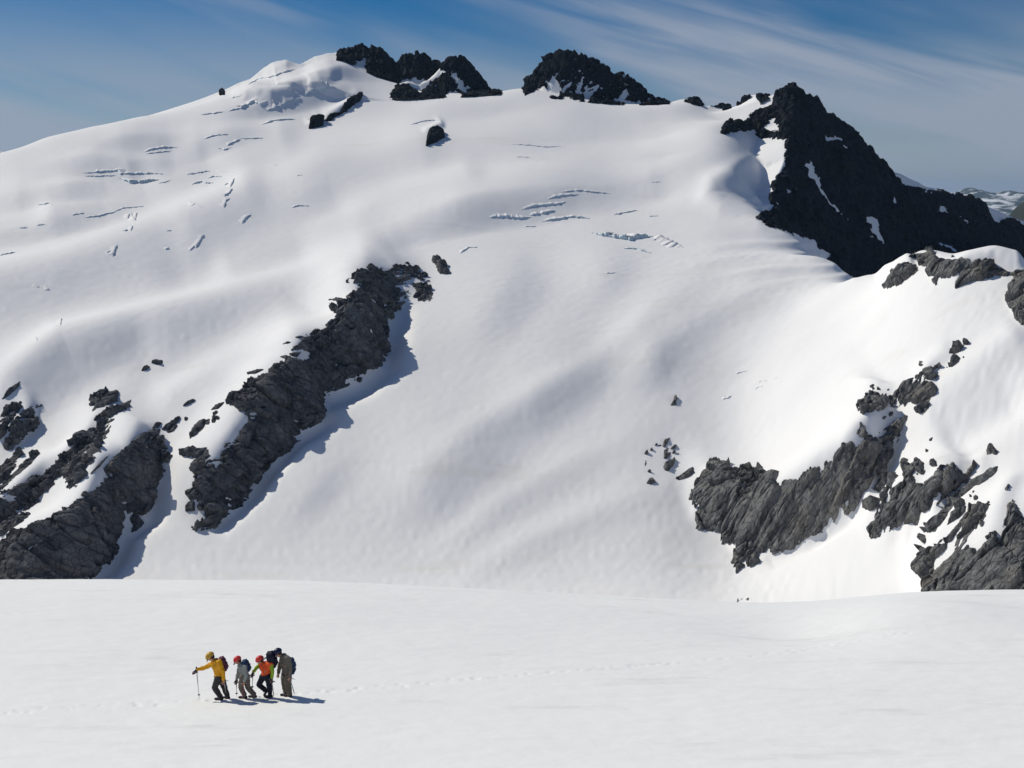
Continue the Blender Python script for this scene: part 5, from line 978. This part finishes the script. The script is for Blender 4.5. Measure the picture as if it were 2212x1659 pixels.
def pole(label, top, tip):
    o = empty('trekking_pole', tip); tag(o, label, 'trekking pole'); d = (top - tip).normalized(); L = (top - tip).length
    bm = bmesh.new(); tube(bm, tip + d * .05, tip + d * L * .52, .0085, .010); bm_obj('lower_shaft', bm, MP['steel'], o, tip)
    bm = bmesh.new(); tube(bm, tip + d * L * .50, top - d * .14, .0115, .0125); bm_obj('upper_shaft', bm, MP['shaft'], o, tip)
    S = Soft(); S.limb((top - d * .15, .017), (top - d * .07, .020), (top, .019), (top + d * .035, .023)); S.fuse('grip', MP['black'], tip, o, voxel=.007, smooth=2)
    bm = bmesh.new(); tube(bm, tip + d * .09, tip + d * .105, .045, .030, 16); bm_obj('basket', bm, MP['black'], o, tip)
    bm = bmesh.new(); tube(bm, tip - d * .05, tip + d * .06, .004, .007); bm_obj('tip', bm, MP['steel'], o, tip)
    bm = bmesh.new(); pts = [top + d * .02, top + Vector((.05, -.03, -.06)), top + Vector((.055, -.035, -.14)), top + Vector((.01, -.01, -.12))]
    for a, b in zip(pts, pts[1:] + pts[:1]): tube(bm, a, b, .008)
    bm_obj('wrist_loop', bm, MP['glove'], o, tip)
def axe(label, headp, spike, fwd, mat='steel'):
    o = empty('ice_axe', spike); tag(o, label, 'ice axe'); d = (headp - spike).normalized()
    bm = bmesh.new(); tube(bm, spike + d * .05, headp, .014, .013); bm_obj('shaft', bm, MP[mat], o, spike)
    bm = bmesh.new(); tube(bm, spike - d * .03, spike + d * .07, .003, .013); bm_obj('spike', bm, MP['steel'], o, spike)
    f = fwd.normalized(); bm = bmesh.new(); tube(bm, headp, headp + f * .07 + d * .01, .015, .012); tube(bm, headp + f * .065 + d * .01, headp + f * .16 - d * .03, .012, .004); bm_obj('pick', bm, MP['steel'], o, spike)
    bm = bmesh.new(); tube(bm, headp, headp - f * .05, .014, .011)
    bmesh.ops.create_cube(bm, size=1.0, matrix=Matrix.Translation(headp - f * .085 - d * .008) @ f.to_track_quat('X', 'Z').to_matrix().to_4x4() @ Matrix.Diagonal((.07, .055, .006, 1))); bm_obj('adze', bm, MP['steel'], o, spike)
c1 = climber(dict(label='climber in a mustard jacket and yellow helmet leading, arm stretched to a pole', seed=1, k=1.06, head=(398, 395), neck=(462, 462), chest=(512, 545), belly=(535, 650), pelvis=(548, 735), sh_near=(548, 490), sh_far=(452, 492), el_near=(600, 640, -.24), ha_near=(612, 782, -.26), el_far=(300, 572, .20), ha_far=(168, 600, .15),
    hip_near=(530, 745), hip_far=(572, 750), kn_near=(462, 895), kn_far=(632, 915), feet=((548, 1108), (662, 1090)), toe=(0, .4), look=(-.62, -.12, -.78), jacket='yellow', hood='yellow', pants='charcoal', helmet='helmet_yellow', brim='charcoal', vents=True, hem=.15, gloveF='glove',
    pack=dict(c=(606, 518), size=(.15, .11, .22), mat='maroon', label='maroon backpack on the climber in mustard yellow')))
pole('trekking pole planted ahead by the climber in mustard yellow', c1['haF'] + Vector((-.01, 0, .045)), at(208, 1066, c1['Y0'] + .10))
axe('ice axe hanging in the hand of the climber in mustard yellow', c1['haN'] + Vector((.02, .02, -.05)), at(648, 985, c1['Y0'] - .18), Vector((1, 0, .35)))
c2 = climber(dict(label='climber in a pale grey jacket and khaki trousers, red helmet, bent forward', seed=2, k=.93, head=(850, 452), neck=(888, 520), chest=(935, 590), belly=(955, 650), pelvis=(962, 712), sh_near=(962, 560), sh_far=(885, 552), el_near=(990, 690, -.22), ha_near=(958, 806, -.24), el_far=(856, 672, .2), ha_far=(826, 768, .16),
    hip_near=(935, 722), hip_far=(990, 722), kn_near=(896, 880), kn_far=(1012, 895), feet=((948, 1082), (1108, 1072)), toe=(0, .3), look=(-.72, -.1, -.68), jacket='grey_jacket', hood='grey_jacket', pants='khaki', helmet='helmet_red', brim='black', hem=.0, loose=1.05, gloveF='glove',
    pack=dict(c=(994, 545), size=(.14, .10, .19), mat='blue_pack', label='small blue backpack on the climber in pale grey')))
pole('thin trekking pole held by the climber in pale grey', c2['haF'] + Vector((0, 0, .04)), at(830, 1042, c2['Y0'] + .14))
axe('reddish-shafted ice axe held beside the leg of the climber in pale grey', c2['haN'] + Vector((-.02, 0, -.05)), at(920, 1090, c2['Y0'] - .12), Vector((.9, -.3, .2)), 'pink')
c3 = climber(dict(label='climber in an orange vest over lime sleeves and red helmet, one foot lifted', seed=3, k=.96, head=(1216, 448), neck=(1262, 495), chest=(1312, 560), belly=(1318, 635), pelvis=(1316, 705), sh_near=(1402, 520), sh_far=(1232, 512), el_near=(1424, 635, -.22), ha_near=(1412, 752, -.24), el_far=(1158, 575, .2), ha_far=(1100, 652, .15),
    hip_near=(1352, 712), hip_far=(1276, 712), kn_near=(1372, 880), kn_far=(1196, 852), feet=((1372, 1068), (1290, 1055)), lifted=(1300, 945), toe=(0, 0), look=(-.80, -.2, -.55), jacket='orange', sleeve='lime', pants='navy', helmet='helmet_red', hem=.25, gloveN='glove', gloveF='glove',
    pack=dict(c=(1412, 448), size=(.17, .14, .25), mat='navy', label='bulky navy backpack on the climber in orange')))
pole('trekking pole planted by the climber in orange', c3['haF'] + Vector((0, 0, .04)), at(1087, 926, c3['Y0'] + .30))
axe('ice axe in the lowered hand of the climber in orange', c3['haN'] + Vector((0, 0, -.06)), at(1446, 1040, c3['Y0'] - .06), Vector((-.8, .4, .2)))
c4 = climber(dict(label='tall climber in taupe jacket and olive trousers, dark helmet, last in line', seed=4, k=1.06, head=(1518, 330), neck=(1588, 378), chest=(1640, 470), belly=(1655, 590), pelvis=(1660, 690), sh_near=(1690, 430), sh_far=(1592, 420), el_near=(1722, 585, -.25), ha_near=(1706, 722, -.24), el_far=(1536, 560, .22), ha_far=(1522, 668, .18),
    hip_near=(1680, 700), hip_far=(1632, 700), kn_near=(1680, 865), kn_far=(1630, 865), feet=((1690, 1052), (1640, 1038)), toe=(.2, -.3), look=(-.72, -.1, -.68), jacket='taupe', hood='taupe', pants='olive_pants', helmet='helmet_navy', hem=-.3, loose=1.15, gripF=.6,
    pack=dict(c=(1750, 510), size=(.15, .09, .17), mat='blue_pack', roll=(1772, 622), label='small dark blue backpack with a rolled mat on the tall taupe climber')))
axe('ice axe trailing from the hand of the tall taupe climber', c4['haN'] + Vector((.02, 0, -.06)), at(1786, 998, c4['Y0'] - .12), Vector((1, 0, -.05)))

# ------------------------------------------------------------------ far country: ground sheet and hazy ranges on the horizon
fg = []
ang = np.linspace(-math.pi, math.pi, 73); rad = np.array([300, 3200, 6000, 12000, 30000, 60000.])
for r in rad:
    for t in ang: fg.append((r * math.sin(t), 1500 + r * math.cos(t), -560.0 - 0.012 * r))
lo = mesh_from('valley_floor', np.array(fg), grid_faces(len(rad), len(ang)), MAT['far_land'])
tag(lo, 'far forested valley floor beyond the mountain', 'valley', kind='structure')
def far_range(name, label, crest, depth, mat, seed, relief):
    """a distant mountain chain: crest (photo x, photo y, distance), flanks falling to both sides, cut by ridges and gullies"""
    P = []
    for (px, py, d) in crest:
        a, t = ray(px, py); P.append((float(a) * d, d, float(t) * d))
    P = np.array(P); s = np.r_[0, np.cumsum(np.hypot(*np.diff(P[:, :2], axis=0).T))]
    n, m = 260, 46; ss = np.linspace(0, s[-1], n); w = np.linspace(-1, 1, m)
    X = np.interp(ss, s, P[:, 0]); Y = np.interp(ss, s, P[:, 1]); Z = np.interp(ss, s, P[:, 2])
    W, I = np.meshgrid(w, np.arange(n)); xx = X[I]; yy = Y[I] + W * depth; top = Z[I]; base = -600.0
    q = np.stack([xx.ravel() / (depth * .35), yy.ravel() / (depth * .35), 0 * xx.ravel()], -1) + seed
    rid = fbm(q, 6, 0.55, ridged=True).reshape(xx.shape); cr = fbm(np.stack([ss / (depth * .16), 0 * ss, 0 * ss], -1) + seed, 5, 0.55, ridged=True)
    z = base + (top - base) * (1 - np.abs(W) ** 0.8) + relief * rid * (0.25 + np.abs(W) * 1.2) * (1 - np.abs(W)) + relief * .55 * cr[I] * (1 - np.abs(W)) ** 2
    o = mesh_from(name, np.stack([xx.ravel(), yy.ravel(), z.ravel()], -1), grid_faces(n, m), mat); tag(o, label, 'mountain range', kind='structure')
far_range('mountain_range', 'distant blue snow-streaked range beyond the right shoulder', [(1500, 458, 30000), (1900, 443, 30000), (2040, 424, 30000), (2080, 416, 30000), (2130, 420, 30000), (2180, 420, 29800), (2300, 422, 29500), (3000, 440, 28000)], 5200, MAT['far_snow'], 3.0, 300)
far_range('dark_hill', 'dark rounded hill in front of the distant blue range', [(2120, 515, 5200), (2170, 485, 5200), (2200, 445, 5200), (2240, 418, 5150), (2400, 395, 5000), (2800, 430, 4600)], 1200, MAT['far_land'], 9.0, 40)
far_range('mountain_range', 'distant snow-streaked mountain beyond the left glacier edge', [(-900, 380, 9000), (-300, 330, 9000), (-60, 308, 9000), (0, 322, 9000), (24, 334, 9000), (60, 352, 9000), (300, 430, 9000)], 1800, MAT['far_snow'], 21.0, 45)

# ------------------------------------------------------------------ the air: thin even haze over the whole country
bm = bmesh.new(); bmesh.ops.create_cube(bm, size=1.0, matrix=Matrix.Translation((0, 9000, -340)) @ Matrix.Diagonal((124000, 124000, 2480, 1)))
me = bpy.data.meshes.new('haze'); bm.to_mesh(me); bm.free(); hz = bpy.data.objects.new('haze', me); COL.objects.link(hz)
m = bpy.data.materials.new('haze'); m.use_nodes = True; nt = m.node_tree; nt.nodes.clear(); o_ = nt.nodes.new('ShaderNodeOutputMaterial'); pv = nt.nodes.new('ShaderNodeVolumePrincipled')
pv.inputs['Density'].default_value = 1.4e-5; pv.inputs['Color'].default_value = (0.48, 0.72, 1.0, 1); pv.inputs['Anisotropy'].default_value = 0.2
nt.links.new(pv.outputs[0], o_.inputs['Volume']); me.materials.append(m); tag(hz, 'thin pale blue haze in the mountain air', 'haze', kind='stuff')
